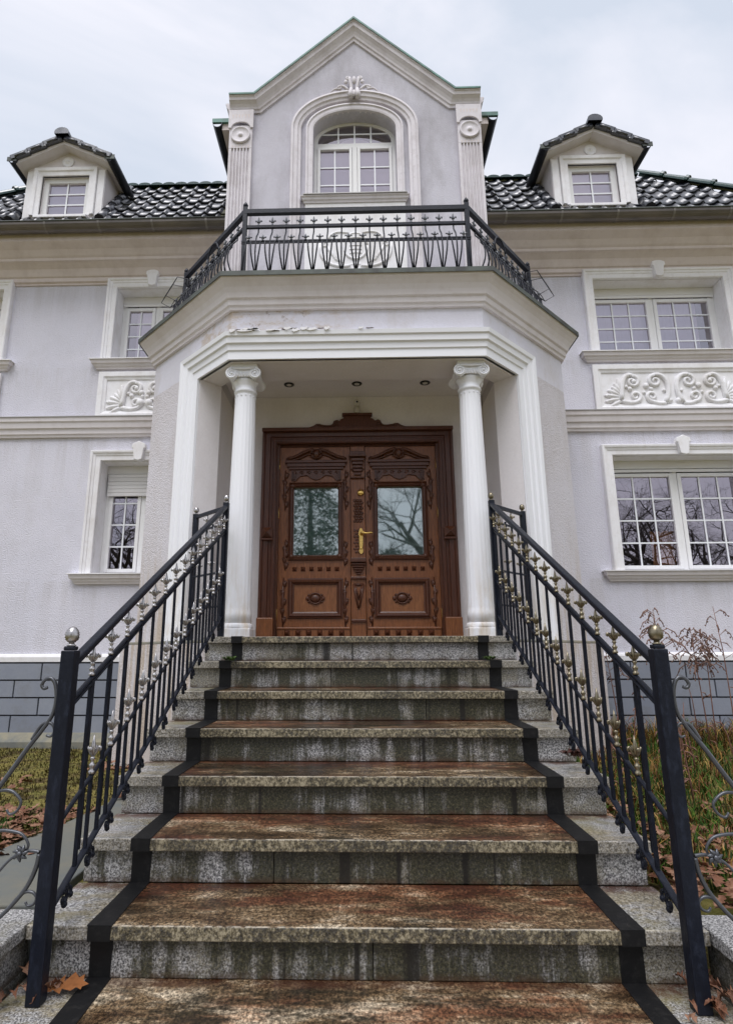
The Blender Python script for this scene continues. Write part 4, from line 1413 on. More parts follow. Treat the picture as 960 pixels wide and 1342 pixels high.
# cartouche relief behind the balcony railing
ct = MB()
yc = YT - .027
for sg in (-1, 1):
    ct.tube(xz([(sg * p[0], p[1]) for p in bez((.06, 5.32), (.22, 5.28), (.44, 5.36), (.40, 5.60), 10) + spiral(.355, 5.60, .045, .012, 0, 1.3, 14)], yc), [.020] * 11 + [.015] * 15, 7)
    ct.tube(xz([(sg * p[0], p[1]) for p in bez((.08, 5.74), (.20, 5.79), (.30, 5.74), (.31, 5.66), 9)], yc), .016, 7)
    for k in range(5):
        ct.tube(xz([(sg * (.15 + .02 * k), 5.36 + .02 * k), (sg * (.22 + .02 * k), 5.40 + .03 * k), (sg * (.27 + .015 * k), 5.47 + .035 * k)], yc), [.008, .018, .005], 6)
ct.plate([(.125 * math.cos(2 * PI * k / 20), 5.57 + .16 * math.sin(2 * PI * k / 20)) for k in range(20)], [], yc - .012, yc + .006)
for k in range(5):
    ct.tube(xz([(-.07, 5.47 + .05 * k), (0, 5.48 + .05 * k), (.07, 5.47 + .05 * k)], yc - .012), .008, 6)
ct.tube(xz([(.135 * math.cos(2 * PI * k / 20), 5.57 + .17 * math.sin(2 * PI * k / 20)) for k in range(21)], yc - .006), .014, 6)
ct.ball((0, yc + .01, 5.34), .04, (2.4, .5, .8), 10, 6)
ct.build('cartouche_relief', 'trim', villa)

# tower roof behind the gable and its side gutters
tr = MB()
for sgn in (-1, 1):
    A_, B_ = (sgn * 1.62, 7.43), (0, 8.50)
    tr.face([(A_[0], YT + .345, A_[1]), (B_[0], YT + .345, B_[1]), (B_[0], 9.5, B_[1]), (A_[0], 9.5, A_[1])])
    tr.face([(A_[0], YT + .345, A_[1] - .03), (B_[0], YT + .345, B_[1] - .03), (B_[0], 9.5, B_[1] - .03), (A_[0], 9.5, A_[1] - .03)])
tr.build('tower_roof', 'tile', villa)
for sgn in (-1, 1):
    MB().box(*sorted((sgn * 1.5005, sgn * 1.62)), YT + .06, 8.0, 7.31, 7.425).build('tower_eaves_board', 'eave', villa)
    gg = MB()
    gg.sweep([(sgn * 1.675, YT + .03, 7.40), (sgn * 1.675, 8.0, 7.40)], [((0, 0, 1), (sgn, 0, 0))], [(p[0] * .85, p[1] * .72) for p in gp] )
    o = gg.build('tower_gutter', 'dark_metal', villa)
    MB().box(*sorted((sgn * 1.502, sgn * 1.738)), YT + .03, YT + .06, 7.40, 7.455).build('gutter_end', 'copper', o)

# ------------------------------------------------------------------ roof with single tiles
R0 = V((0, 6.09, 6.10))          # eaves line
R1 = V((0, 7.01, 7.42))          # ridge line
rdir = (R1 - R0).normalized()
rl = (R1 - R0).length
rn = V((0, -rdir.z, rdir.y))      # outward normal (toward the camera and up)
def on_roof(x, q):
    return V((x, 0, 0)) + R0 + rdir * q


TWd, GA = .170, rl / 6
tm = MB()
ns = 12
prof_ = []
for k in range(ns + 1):
    q = k / ns
    xx = (q - .5) * TWd * 1.10
    h = -.004 + .030 * max(0, math.sin((q - .62) / .38 * PI)) ** 1.2 if q > .62 else -.006 + .006 * (1 - math.sin(q / .62 * PI))
    prof_.append((xx, h))
up_pts = []
for (d, lift) in ((-.03, .040), (GA * .55, .030), (GA * 1.08, .012)):
    up_pts.append([V((xx, 0, 0)) + rdir * d + rn * (h + lift) for xx, h in prof_])
for i in range(2):
    for k in range(ns):
        tm.face([up_pts[i][k], up_pts[i][k + 1], up_pts[i + 1][k + 1], up_pts[i + 1][k]], True)
low_ = [p - rn * .016 for p in up_pts[0]]
for k in range(ns):
    tm.face([low_[k], low_[k + 1], up_pts[0][k + 1], up_pts[0][k]])
bmesh.ops.remove_doubles(tm.b, verts=tm.b.verts[:], dist=1e-5)
tile_me = raw(tm, 'roof_tile', 'tile')
tile_moss = tile_me.copy(); tile_moss.materials.clear(); tile_moss.materials.append(M['moss_tile'])
DORM = ((-3.64, .50), (2.925, .49))
ridge_me = None
rc = MB()
n = 8
for i, (yy_, rr_, fl_) in enumerate(((0, .075, 0), (.34, .062, 0))):
    pass
ra_, rb_ = [], []
for k in range(n + 1):
    a = PI * k / n
    ra_.append(V((-.17, -.085 * math.cos(a), .07 * math.sin(a))))
    rb_.append(V((.19, -.072 * math.cos(a), .058 * math.sin(a))))
for k in range(n):
    rc.face([ra_[k], ra_[k + 1], rb_[k + 1], rb_[k]], True)
rc.face(ra_)
for k in range(n):
    rc.face([ra_[k] + V((-.012, ra_[k].y * .14, ra_[k].z * .16 + .004)), ra_[k + 1] + V((-.012, ra_[k + 1].y * .14, ra_[k + 1].z * .16 + .004)), ra_[k + 1] + V((.03, ra_[k + 1].y * .14, ra_[k + 1].z * .16 + .004)), ra_[k] + V((.03, ra_[k].y * .14, ra_[k].z * .16 + .004))])
ridge_me = raw(rc, 'ridge_tile', 'ridge')
# scalloped ridge: short barrels seen end on, one for each tile column
sc = MB()
sa, sb = [], []
for k in range(9):
    a = PI * k / 8
    sa.append(V((-.088 * math.cos(a), -.10, .042 * math.sin(a) - .03)))
    sb.append(V((-.088 * math.cos(a), .14, .042 * math.sin(a) - .03)))
for k in range(8):
    sc.face([sa[k], sa[k + 1], sb[k + 1], sb[k]], True)
sc.face(sa)
crest_me = raw(sc, 'crest_tile', 'ridge')
for sgn, xr, xh in ((-1, 4.45, 5.85), (1, 3.90, 5.45)):
    base = MB()
    a, b, c, d = on_roof(sgn * 1.45, -.03), on_roof(sgn * xh, -.03), on_roof(sgn * xr, rl), on_roof(sgn * 1.45, rl)
    base.face([a, b, c, d])
    e = V((0, 14, 0))
    base.face([d, c, V((c.x, 8, 6.1)), V((d.x, 8, 6.1))])
    base.face([b, c, V((c.x, 8, 6.1)), V((b.x, 8, 6.1))])
    rf = base.build('roof', 'dark_metal', villa)
    for row in range(6):
        k = 0
        while True:
            xx = 1.56 + TWd * k
            k += 1
            q = GA * row
            lim = xh + (xr - xh) * (q + GA * .5) / rl
            if xx > lim: break
            p = on_roof(sgn * xx, q)
            dx, dh = DORM[0 if sgn < 0 else 1]
            if abs(sgn * xx - dx) < dh - .02 and row > 0:
                continue
            me = tile_moss if (k == 1 and sgn < 0) else tile_me
            inst('roof_tile', me, rf, p, (rnd.uniform(-.035, .035), rnd.uniform(-.03, .03), rnd.uniform(-.02, .02)))
    k = 0
    while 1.56 + TWd * k < xr:
        inst('crest_tile', crest_me, rf, on_roof(sgn * (1.56 + TWd * k), rl) + V((0, 0, .02)))
        k += 1
    A_, B_ = on_roof(sgn * xr, rl + .02), on_roof(sgn * xh, 0)
    L_ = (B_ - A_).length
    k = 0
    dirn = (B_ - A_).normalized()
    while .33 * k < L_:
        p = A_ + dirn * (.33 * k + .16) + rn * .05
        xv = -dirn
        zv = (V((sgn * .35, -.5, .8)))
        zv = (zv - xv * zv.dot(xv)).normalized()
        yv = zv.cross(xv)
        mt = Matrix((xv, yv, zv)).transposed()
        inst('hip_tile', ridge_me, rf, p, mt.to_euler())
        k += 1

# ------------------------------------------------------------------ dormers
def dormer(xc, label):
    YF = 6.24
    hw = .50
    opn = rect(xc - .30, xc + .30, 6.36, 6.95)
    wall = [(xc - hw, 6.20), (xc + hw, 6.20), (xc + hw, 7.08), (xc, 7.33), (xc - hw, 7.08)]
    d = MB().plate(wall, [opn], YF, YF + .12).build('dormer', 'cornice', villa)
    d['label'] = label
    for sg in (-1, 1):
        MB().box(*sorted((xc + sg * hw, xc + sg * (hw - .08))), YF + .1205, 7.3, 6.2, 7.06).build('dormer_cheek', 'cornice', d)
        MB().box(*sorted((xc + sg * (hw - .006), xc + sg * (hw - .09))), YF - .018, YF - .0005, 6.22, 7.02).build('corner_strip', 'trim', d)
    s = MB()
    s.sweep([(xc - .30, YF, 6.36), (xc - .30, YF, 6.95), (xc + .30, YF, 6.95), (xc + .30, YF, 6.36)],
            [((-1, 0, 0), (0, -1, 0)), ((0, 0, 1), (0, -1, 0)), ((1, 0, 0), (0, -1, 0))],
            [(0, -.02), (0, .02), (.05, .025), (.06, .04), (.10, .045), (.105, -.02)])
    s.build('window_surround', 'trim', d)
    yw = YF + .06
    f = MB()
    f.plate(rect(xc - .30, xc + .30, 6.34, 6.95), [rect(xc - .235, xc + .235, 6.42, 6.885)], yw - .02, yw + .04)
    f.build('window_frame', 'window', d, bevel=.004)
    bars = MB().box(xc - .009, xc + .009, yw - .004, yw + .005, 6.42, 6.885)
    for j in (1, 2):
        z = 6.42 + .465 * j / 3
        bars.box(xc - .235, xc + .235, yw - .0025, yw + .0065, z - .009, z + .009)
    bars.build('glazing_bars', 'muntin', d)
    for i in range(2):
        for j in range(3):
            p = MB()
            xa = xc - .235 + .235 * i
            za = 6.42 + .155 * j
            p.face([(xa, yw + .01, za), (xa + .235, yw + .01, za), (xa + .235, yw + .01, za + .155), (xa, yw + .01, za + .155)])
            p.build('pane', 'pane_up', d, recalc=False)
    MB().box(xc - .29, xc + .29, yw + .06, yw + .07, 6.36, 6.94).build('blind', 'curtain', d)
    MB().box(xc - .33, xc + .33, YF - .07, YF + .03, 6.30, 6.338).build('window_sill', 'trim', d, bevel=.006)
    MB().lathe([(.075, 0), (.075, .012), (.066, .018), (.058, .01), (.02, .012), (.014, .022), (.002, .024)], (xc, YF - .001, 7.155), 26, True, None, 'y').build('rosette', 'trim', d)
    # shallow gabled roof with overhang
    ov, fo = .075, .15
    ex, ez = hw + ov, 7.08 - .25 / hw * ov + .03
    pz = 7.33 + .035
    rf = MB()
    for sg in (-1, 1):
        q = [(xc, pz), (xc + sg * ex, ez), (xc + sg * ex, ez - .06), (xc, pz - .07)]
        rf.plate(q, [], YF - fo, 7.3)
    rf.build('dormer_roof', 'cornice', d)
    for sg in (-1, 1):
        sl = V((sg * ex, 0, ez - pz))
        L = sl.length
        sl.normalize()
        nn = V((sg * .45, 0, .9)).normalized()
        for k in range(3):                                   # verge tiles stepping down the gable
            vt = MB()
            p0 = V((xc, 0, pz)) + sl * (L / 3 * k + .02)
            p1 = V((xc, 0, pz)) + sl * (L / 3 * (k + 1) + .055)
            lift0, lift1 = .055 - .014, .055
            pr = [p0 + nn * (lift0 - .07), p1 + nn * (lift1 - .065), p1 + nn * lift1, p0 + nn * lift0]
            vt.plate([(q.x, q.z) for q in pr], [], YF - fo - .05, YF + .12)
            vt.build('verge_tile', 'tile', d, bevel=.012)
            vb = MB()
            c_ = p1 - sl * .06 + nn * .0
            vb.tube([(c_.x, YF - fo - .053, c_.z), (c_.x - sl.x * .14, YF - fo - .053, c_.z - sl.z * .14)], .017, 8)
            vb.build('verge_tile_lip', 'tile', d)
        for r_ in range(3):
            for k in range(3):
                tt = MB()
                y0 = YF + .14 + .26 * r_
                p0 = V((xc, 0, pz)) + sl * (L / 3 * k)
                p1 = V((xc, 0, pz)) + sl * (L / 3 * (k + 1) + .04)
                pr = [p0 + nn * .002, p1 + nn * .004, p1 + nn * .05, p0 + nn * .036]
                tt.plate([(q.x, q.z) for q in pr], [], y0, y0 + .25)
                tt.build('dormer_tile', 'tile', d, bevel=.012)
        gg = MB()
        xg = xc + sg * (ex + .038)
        gg.sweep([(xg, YF - fo - .03, ez - .005), (xg, 7.2, ez - .005)], [((0, 0, 1), (sg, 0, 0))], [(p[0] * .75, p[1] * .68) for p in gp])
        gg.build('dormer_gutter', 'dark_metal', d)
        MB().box(*sorted((xg - .06, xg + .06)), YF - fo - .038, YF - fo - .0305, ez - .05, ez + .012).build('gutter_end', 'edge', d)
    for k in range(4):
        cpn = MB()
        y0 = YF - fo - .09 + .30 * k
        A_, B_ = [], []
        for j in range(11):
            a = -.35 + (PI + .7) * j / 10
            A_.append(V((xc + .092 * math.cos(a), y0, pz + .025 + .070 * math.sin(a))))
            B_.append(V((xc + .080 * math.cos(a), y0 + .33, pz + .022 + .062 * math.sin(a))))
        for j in range(10):
            cpn.face([A_[j], A_[j + 1], B_[j + 1], B_[j]], True)
        cpn.face(A_)
        cpn.face([p + V((0, 0, 0)) for p in B_])
        cpn.build('ridge_cap', 'tile', d)
    # stepped flashing tiles where the cheek meets the roof
    for sg in (-1, 1):
        for k in range(5):
            p = on_roof(xc + sg * (hw + .055), GA * (k + .3)) + rn * .05
            MB().tube([p - rdir * .02, p + rdir * (GA + .02)], [.065, .05], 8).build('valley_tile', 'tile', d)
    return d


dormer(DORM[0][0], 'roof dormer between the far left upper window and the gable')
dormer(DORM[1][0], 'roof dormer beside the green hip ridge')

# ------------------------------------------------------------------ granite staircase
stairs = thing('granite_staircase', 'stained granite staircase with two black strips climbing to the wooden door', 'stairs', (0, 2.27, 0))
Y1, G, RZ = 2.271, .3578, .17
def granite_piece(x0, x1, y0, y1, z0, z1, name, mat, parent):
    return MB().box(x0 + .0012, x1 - .0012, y0, y1, z0, z1).build(name, mat, parent, bevel=.004)


for i in range(0, 8):
    yi = Y1 + G * (i - 1)
    zi = RZ * i
    core = None
    if i == 7:
        yb = 5.63
    else:
        yb = Y1 + G * i + .05
    y0 = yi if i > 0 else -.6
    hwid = 1.15
    if i == 7: hwid = 1.15
    # the step itself is its core block; slabs and strips are its pieces
    cb = MB().box(-hwid + .02, hwid - .02, y0 + .06, min(yb, 5.62) - .012, zi - .17 + (0 if i else .05), zi - .046)
    step = cb.build('step', 'mortar', stairs)
    cuts = [-hwid, -.90, .90, hwid]
    for a, b in zip(cuts[:-1], cuts[1:]):
        if i == 7:
            granite_piece(a, b, y0, 4.84, zi - .045, zi, 'tread_slab', 'tread', step)
            granite_piece(a, b, 4.842, 5.62, zi - .045, zi, 'tread_slab', 'tread', step)
        elif i == 0:
            granite_piece(a, b, y0, .9, zi - .045, zi, 'tread_slab', 'tread', step)
            granite_piece(a, b, .902, yb, zi - .045, zi, 'tread_slab', 'tread', step)
        else:
            granite_piece(a, b, y0, yb - .016, zi - .045, zi, 'tread_slab', 'tread', step)
    if i > 0:
        j1 = rnd.uniform(-.45, .45)
        cuts = [-hwid + .015, -.90, j1, .90, hwid - .015]
        for a, b in zip(cuts[:-1], cuts[1:]):
            granite_piece(a, b, yi + .034, yi + .058, zi - .17 + .001, zi - .0455, 'riser_slab', 'riser', step)
    for sg in (-1, 1):
        sb = MB()
        xa, xb = sorted((sg * .857, sg * .936))
        wv = lambda: rnd.uniform(-.004, .004)
        tb = yb - .018 if 0 < i < 7 else (4.60 if i == 7 else yb - .018)
        ta = y0 if i > 0 else .3
        poly = [(xa + wv(), ta - .003), (xb + wv(), ta - .003), (xb + wv(), (ta + tb) / 2), (xb + wv(), tb), (xa + wv(), tb), (xa + wv(), (ta + tb) / 2)]
        if i < 7 or True:
            sb.prism(poly, zi + .0005, zi + .0035)
        if i > 0:
            sb.plate([(xa, zi - .045), (xb, zi - .045), (xb, zi + .003), (xa, zi + .003)], [], yi - .0035, yi - .0005)
            sb.plate([(xa + wv(), zi - .168), (xb + wv(), zi - .168), (xb, zi - .046), (xa, zi - .046)], [], yi + .0305, yi + .0335)
        sb.build('black_strip', 'strip', step)
# side cheeks of the flight
for sg in (-1, 1):
    ch = MB()
    prof_ = [(2.34, -.15)]
    for i in range(1, 8):
        yi = Y1 + G * (i - 1) + .07
        prof_ += [(yi, RZ * (i - 1) - .05 if i > 1 else -.05), (yi, RZ * i - .05)]
    prof_ += [(4.60, RZ * 7 - .05), (4.60, -.15)]
    a = [V((sg * 1.128, p[0], p[1])) for p in prof_]
    b = [V((sg * 1.10, p[0], p[1])) for p in prof_]
    n = len(a)
    for i in range(n):
        ch.face([a[i], a[(i + 1) % n], b[(i + 1) % n], b[i]])
    for tri in tessellate_polygon([[V((p[0], p[1], 0)) for p in prof_]]):
        ch.face([a[k] for k in tri]); ch.face([b[k] for k in tri])
    ch.build('stair_cheek', 'concrete', stairs)

# low flank walls with granite coping
for sg, lab in ((-1, 'low granite kerb wall beside the concrete path and scroll fence'), (1, 'low granite kerb wall with dead leaves gathered at its foot')):
    w = thing('kerb_wall', lab, 'wall', (sg * 1.5, 1.6, -.05))
    MB().box(*sorted((sg * 1.185, sg * 2.2)), .3, 2.37, -.25, .124).build('wall_core', 'riser', w)
    MB().box(*sorted((sg * 1.155, sg * 2.24)), .27, 1.62, .1245, .168).build('coping', 'granite', w, bevel=.006)
    MB().box(*sorted((sg * 1.155, sg * 2.24)), 1.624, 2.41, .1245, .168).build('coping', 'granite', w, bevel=.006)

# ------------------------------------------------------------------ railings
# one fleur finial mesh per metal, one bar of each length
def finial_mesh(mat):
    f = MB()
    f.lathe([(.0115, 0), (.0125, .004), (.0125, .009), (.0075, .013), (.0085, .020), (.012, .026), (.0115, .031), (.0060, .036), (.0055, .044), (.0095, .048), (.0095, .053), (.0045, .058)], (0, 0, 0), 8)
    f.tube([(0, 0, .055), (0, 0, .072), (0, 0, .088), (0, 0, .106), (0, 0, .128)], [.004, .0090, .0105, .0065, .001], 8)
    for ex, ey in ((1, 0), (-1, 0), (0, 1), (0, -1)):
        f.tube([(ex * q, ey * q, z) for q, z in ((.002, .058), (.010, .068), (.017, .080), (.0225, .089), (.0275, .088), (.0285, .080), (.0245, .075))], [.004, .0055, .006, .0058, .0055, .005, .003], 6)
    return raw(f, 'finial', mat)


FIN = {'silver': finial_mesh('silver'), 'brass': finial_mesh('brass')}


def cone_finial(x, y, z, r, mat, parent):
    f = MB()
    prof = []
    for k in range(15):
        q = k / 14
        rr = r * math.sqrt(max(0.004, 1 - (2 * q - 1) ** 2)) * (1.06 - .14 * q)
        prof.append((max(rr, .002), r * 2.5 * q))
    def scale_mod(a, z_):
        row = int(z_ / (r * 2.5) * 14 + .5)
        return 1 + .11 * math.sin(8 * a + PI * (row % 2)) * (1 if row % 2 else .8) + (.05 if row % 2 else -.05)
    f.lathe(prof, (x, y, z + r * .45), 24, True, scale_mod)
    f.lathe([(r * .55, 0), (r * .75, r * .12), (r * .45, r * .3), (r * .4, r * .55)], (x, y, z), 14)
    return f.build('pinecone_finial', mat, parent)


SL = .4755
def stair_rail(sg, fin, label):
    xr = sg * 1.033
    t = thing('stair_railing', label, 'railing', (xr, 2.15, 0), 'wrought iron stair railings')
    post = MB().box(xr - .0245, xr + .0245, 2.1255, 2.1745, 0.001, 1.085)
    post.box(xr - .019, xr + .019, 2.131, 2.169, 1.0855, 1.10)
    p = post.build('newel_post', 'iron', t, bevel=.004)
    cone_finial(xr, 2.15, 1.10, .0235, fin, p)
    p2 = MB().box(xr - .022, xr + .022, 4.478, 4.522, 1.191, 2.225).build('top_post', 'iron', t, bevel=.004)
    cone_finial(xr, 4.50, 2.225, .021, fin, p2)
    gx, gy = sg * 1.36, 4.83
    p3 = MB().box(gx - .022, gx + .022, gy - .022, gy + .022, 1.172, 2.21).build('guard_post', 'iron', t, bevel=.004)
    cone_finial(gx, gy, 2.21, .021, fin, p3)
    n = sg
    def bar(name, y0, z0, y1, z1, w, h, off=0):
        b = MB()
        d = V((0, y1 - y0, z1 - z0)).normalized()
        u = V((0, -d.z, d.y))
        b.sweep([(xr + off, y0, z0), (xr + off, y1, z1)], [(u, (1, 0, 0))], [(-h / 2, -w / 2), (-h / 2, w / 2), (h / 2 - .004, w / 2), (h / 2, w / 2 - .005), (h / 2, -w / 2 + .005), (h / 2 - .004, -w / 2)])
        return b.build(name, 'iron', t, bevel=.002)
    def zl(base, y): return base + SL * (y - 2.2)
    bar('handrail', 2.177, zl(1.055, 2.177), 4.478, zl(1.055, 4.478) + .05, .036, .024)
    bar('upper_rail', 2.177, zl(.915, 2.186), 4.478, zl(.925, 4.478), .020, .010)
    bar('upper_rail', 2.177, zl(.893, 2.186), 4.478, zl(.903, 4.478), .016, .010)
    bar('middle_rail', 2.177, zl(.515, 2.186), 4.478, zl(.515, 4.478), .016, .012)
    bar('bottom_rail', 2.177, zl(.258, 2.186), 4.478, zl(.258, 4.478), .026, .010)
    hL = .915 - .265
    long_me = raw(MB().box(-.0062, .0062, -.0062, .0062, 0, hL), 'baluster', 'iron')
    short_me = raw(MB().box(-.0062, .0062, -.0062, .0062, 0, .265), 'short_baluster', 'iron')
    sf = MB()
    for e in (-1, 1):
        c = spiral(0, -.040, .024, .008, PI / 2, e * 1.0, 12)
        sf.tube([(0, q[0] + e * .020, q[1] - .002) for q in c], .0065, 6)
        sf.ball((0, e * .022, -.062), .012, (.9, 1, 1), 8, 5)
    scroll_me = raw(sf, 'scroll_foot', 'iron')
    for k in range(14):
        y = 2.34 + .1635 * k
        b = inst('baluster', long_me, t, (xr, y, zl(.265, y)))
        inst('finial', FIN[fin], b, (xr, y, zl(.925, y)), None, (.95, .95, .90))
        if k > 0 or True:
            s = inst('scroll_foot', scroll_me, t, (xr, y - .06, zl(.256, y - .06)), (math.atan(SL), 0, 0))
    for k in range(13):
        y = 2.415 + .1635 * k
        b = inst('short_baluster', short_me, t, (xr, y, zl(.265, y)))
        inst('finial', FIN[fin], b, (xr, y, zl(.524, y)), None, (1.0, 1.0, 1.10))
        # a second plain bar behind, as the pairs in the railing
        inst('baluster', long_me, t, (xr + sg * .024, y, zl(.262, y)), None, (.8, .8, .98))
    # landing guard along the canted opening
    A, B = V((xr, 4.50, 0)), V((gx, gy, 0))
    d = (B - A)
    for name, z, w in (('guard_rail', 2.185, .018), ('guard_rail', 2.055, .010), ('guard_rail', 1.68, .010), ('guard_rail', 1.42, .010)):
        MB().tube([A + V((0, 0, z)), B + V((0, 0, z))], w, 4, True, True).build(name, 'iron', t)
    gb = raw(MB().box(-.007, .007, -.007, .007, 0, .66), 'guard_baluster', 'iron')
    for k in range(1, 5):
        q = A + d * (k / 5)
        b = inst('guard_baluster', gb, t, (q.x, q.y, 1.42))
        inst('finial', FIN[fin], b, (q.x, q.y, 2.055 if k % 2 else 1.685), None, (.95, .95, .95))
    return t


stair_rail(-1, 'silver', 'black iron stair railing with silver finials beside the small shuttered window')
stair_rail(1, 'brass', 'black iron stair railing with tarnished brass finials in front of dry weeds')

# scroll fences that run off the newel posts
def scroll_fence(sg, label):
    xr = sg * 1.075
    t = thing('scroll_fence', label, 'fence', (sg * 1.3, 2.15, .17), 'scrolled fence panels beside the newel posts')
    y = 2.15
    def S_(pts): return [(xr + sg * p[0], p[1]) for p in pts]
    def T(pts, r): return xz([(xr + sg * p[0], p[1]) for p in pts], y)
    # top bar: rises toward the newel and curls back twice
    o_ = 1.033 - 1.075
    def sm(pts, n=5):
        out = []
        for i in range(len(pts) - 1):
            p0, p1, p2, p3 = pts[max(i - 1, 0)], pts[i], pts[i + 1], pts[min(i + 2, len(pts) - 1)]
            for k in range(n):
                u = k / n
                out.append(tuple(.5 * ((2 * b) + (c - a) * u + (2 * a - 5 * b + 4 * c - d) * u * u + (3 * b - a - 3 * c + d) * u ** 3) for a, b, c, d in zip(p0, p1, p2, p3)))
        out.append(pts[-1])
        return [(p[0] + o_, p[1]) for p in out]
    for nm, r, pts in (('top_scroll', .0088, [(.60, .20), (.40, .36), (.198, .635), (.120, .752), (.077, .811), (.042, .868), (.034, .925), (.044, .972), (.062, .990), (.082, .984), (.091, .967), (.082, .955), (.070, .958)]),
                       ('small_scroll', .0062, [(.105, .785), (.080, .830), (.055, .842), (.036, .832), (.030, .812), (.040, .796), (.056, .799)]),
                       ('side_scroll', .0062, [(.300, .560), (.240, .610), (.195, .622), (.154, .620), (.120, .590), (.128, .560), (.152, .548), (.165, .562)]),
                       ('side_scroll', .0062, [(.300, .46), (.240, .485), (.180, .498), (.130, .495), (.099, .484), (.078, .456), (.084, .436)]),
                       ('side_scroll', .0062, [(.037, .433), (.062, .437), (.093, .433), (.140, .405), (.200, .330)]),
                       ('bottom_scroll', .0085, [(.037, .428), (.044, .385), (.067, .331), (.105, .283), (.146, .242), (.190, .212), (.240, .180)]),
                       ('small_scroll', .0058, [(.100, .292), (.074, .314), (.047, .314), (.032, .298), (.040, .280), (.058, .275), (.068, .286)])):
        c = MB()
        q = sm(pts)
        c.tube(T(q, r), [r * (1 - .35 * k / len(q)) for k in range(len(q))], 7)
        c.build(nm, 'old_iron', t)
    # leaf rosette at the crossing
    c = MB()
    for k in range(7):
        a = 2 * PI * k / 7
        c.tube(xz([(xr + sg * .053, .433), (xr + sg * .053 + .014 * math.cos(a), .433 + .014 * math.sin(a)), (xr + sg * .053 + .027 * math.cos(a + .3), .433 + .027 * math.sin(a + .3))], y - .012), [.005, .008, .002], 5)
    c.ball((xr + sg * .053, y - .02, .433), .009, (1, .8, 1), 8, 5)
    c.build('rosette', 'old_iron', t)
    MB().box(*sorted((xr + sg * .60, xr + sg * .64)), y - .02, y + .02, .165, .72).build('fence_post', 'iron', t)
    return t


scroll_fence(-1, 'wrought iron scroll fence against the mossy lawn')
scroll_fence(1, 'wrought iron scroll fence against tall grass and dead weeds')

# ------------------------------------------------------------------ balcony railing
br_ = thing('balcony_railing', 'black wrought iron balcony railing with fleur tips on the porch roof', 'railing', (0, 4.52, 4.243))
corners = [V((-1.78, 5.92, 0)), V((-1.78, 5.46, 0)), V((-.985, 4.54, 0)), V((.985, 4.54, 0)), V((1.78, 5.46, 0)), V((1.78, 5.92, 0))]
ZB, Z1, Z2, ZM = 4.245, 4.918, 4.765, 4.53
for c in corners[1:5]:
    o = MB().box(c.x - .02, c.x + .02, c.y - .02, c.y + .02, ZB, Z1 + .05).build('corner_post', 'iron', br_, bevel=.003)
    MB().lathe([(.012, 0), (.02, .01), (.024, .025), (.014, .045), (.003, .06)], (c.x, c.y, Z1 + .05), 10).build('knob', 'iron', o)
bars_count = [3, 9, 15, 9, 3]
bfin = None
f = MB()
f.lathe([(.010, 0), (.012, .006), (.007, .014), (.006, .02)], (0, 0, 0), 7)
f.tube([(0, 0, .018), (0, 0, .034), (0, 0, .055), (0, 0, .078)], [.005, .010, .009, .001], 6)
for e in (-1, 1):
    f.tube([(e * .003, 0, .022), (e * .012, 0, .036), (e * .021, 0, .048), (e * .027, 0, .044), (e * .026, 0, .034)], [.004, .006, .0065, .006, .003], 5)
bfin = raw(f, 'fleur_tip', 'old_iron')
for si in range(5):
    A, B = corners[si], corners[si + 1]
    d = (B - A)
    L = d.length
    dn = d.normalized()
    nv = V((dn.y, -dn.x, 0))                       # outward
    rot = (0, 0, math.atan2(dn.y, dn.x))
    def tb(name, z, r, off=0.0, sq=True):
        e0 = .0
        MB().tube([A + nv * off + V((0, 0, z)), B + nv * off + V((0, 0, z))], r, 4 if sq else 6, True, sq).build(name, 'iron', br_)
    tb('handrail', Z1, .030)
    tb('upper_rail', Z2, .018)
    tb('middle_rail', ZM, .009, .115)
    tb('middle_rail', ZM - .018, .007, .115)
    nb = bars_count[si]
    gap = L / (nb + 1)
    for k in range(1, nb + 1):
        q = A + dn * gap * k
        b = MB()
        prof = [(Z2, 0), (Z2 - .06, .004), (Z2 - .11, .040), (Z2 - .17, .088), (ZM, .115), (ZM - .12, .128), (ZB + .05, .095), (ZB, .08)]
        b.tube([q + nv * o_ + V((0, 0, z)) for z, o_ in prof], .0068, 5)
        bo = b.build('baluster', 'iron', br_)
        inst('fleur_tip', bfin, bo, q + V((0, 0, Z2 + .012)), rot, (1, 1, 1.15))
    for k in range(nb + 1):
        q0, q1 = A + dn * gap * k, A + dn * gap * (k + 1)
        m_ = (q0 + q1) / 2
        b = MB()
        for e in (-1, 1):
            pts = []
            for j in range(9):
                u = j / 8
                lat = e * (gap * .16 + (gap * .44 - gap * .16) * (u ** 1.7))
                z = ZM - .01 - (ZM - ZB - .01) * u
                pts.append(m_ + dn * lat + nv * (.117 + .035 * math.sin(u * 2.2) - .05 * u ** 2) + V((0, 0, z)))
            b.tube([m_ + dn * 0 + nv * .117 + V((0, 0, ZM)), m_ + dn * e * gap * .10 + nv * .117 + V((0, 0, ZM - .002))] + pts, .0072, 5)
        bo = b.build('arched_bar', 'iron', br_)
        inst('fleur_tip', bfin, bo, m_ + nv * .115 + V((0, 0, ZM + .006)), rot, (1, 1, .8))
    if si in (1, 3):                                # scroll ring above the canted run
        b = MB()
        c0 = A + d * (.55 if si == 1 else .45)
        pts = [c0 + nv * .03 + dn * (.10 * math.cos(2 * PI * k / 22)) + V((0, 0, Z2 + .02 + .12 * math.sin(2 * PI * k / 22))) for k in range(23)]
        b.tube(pts, .008, 6)
        b.build('ring_scroll', 'iron', br_)

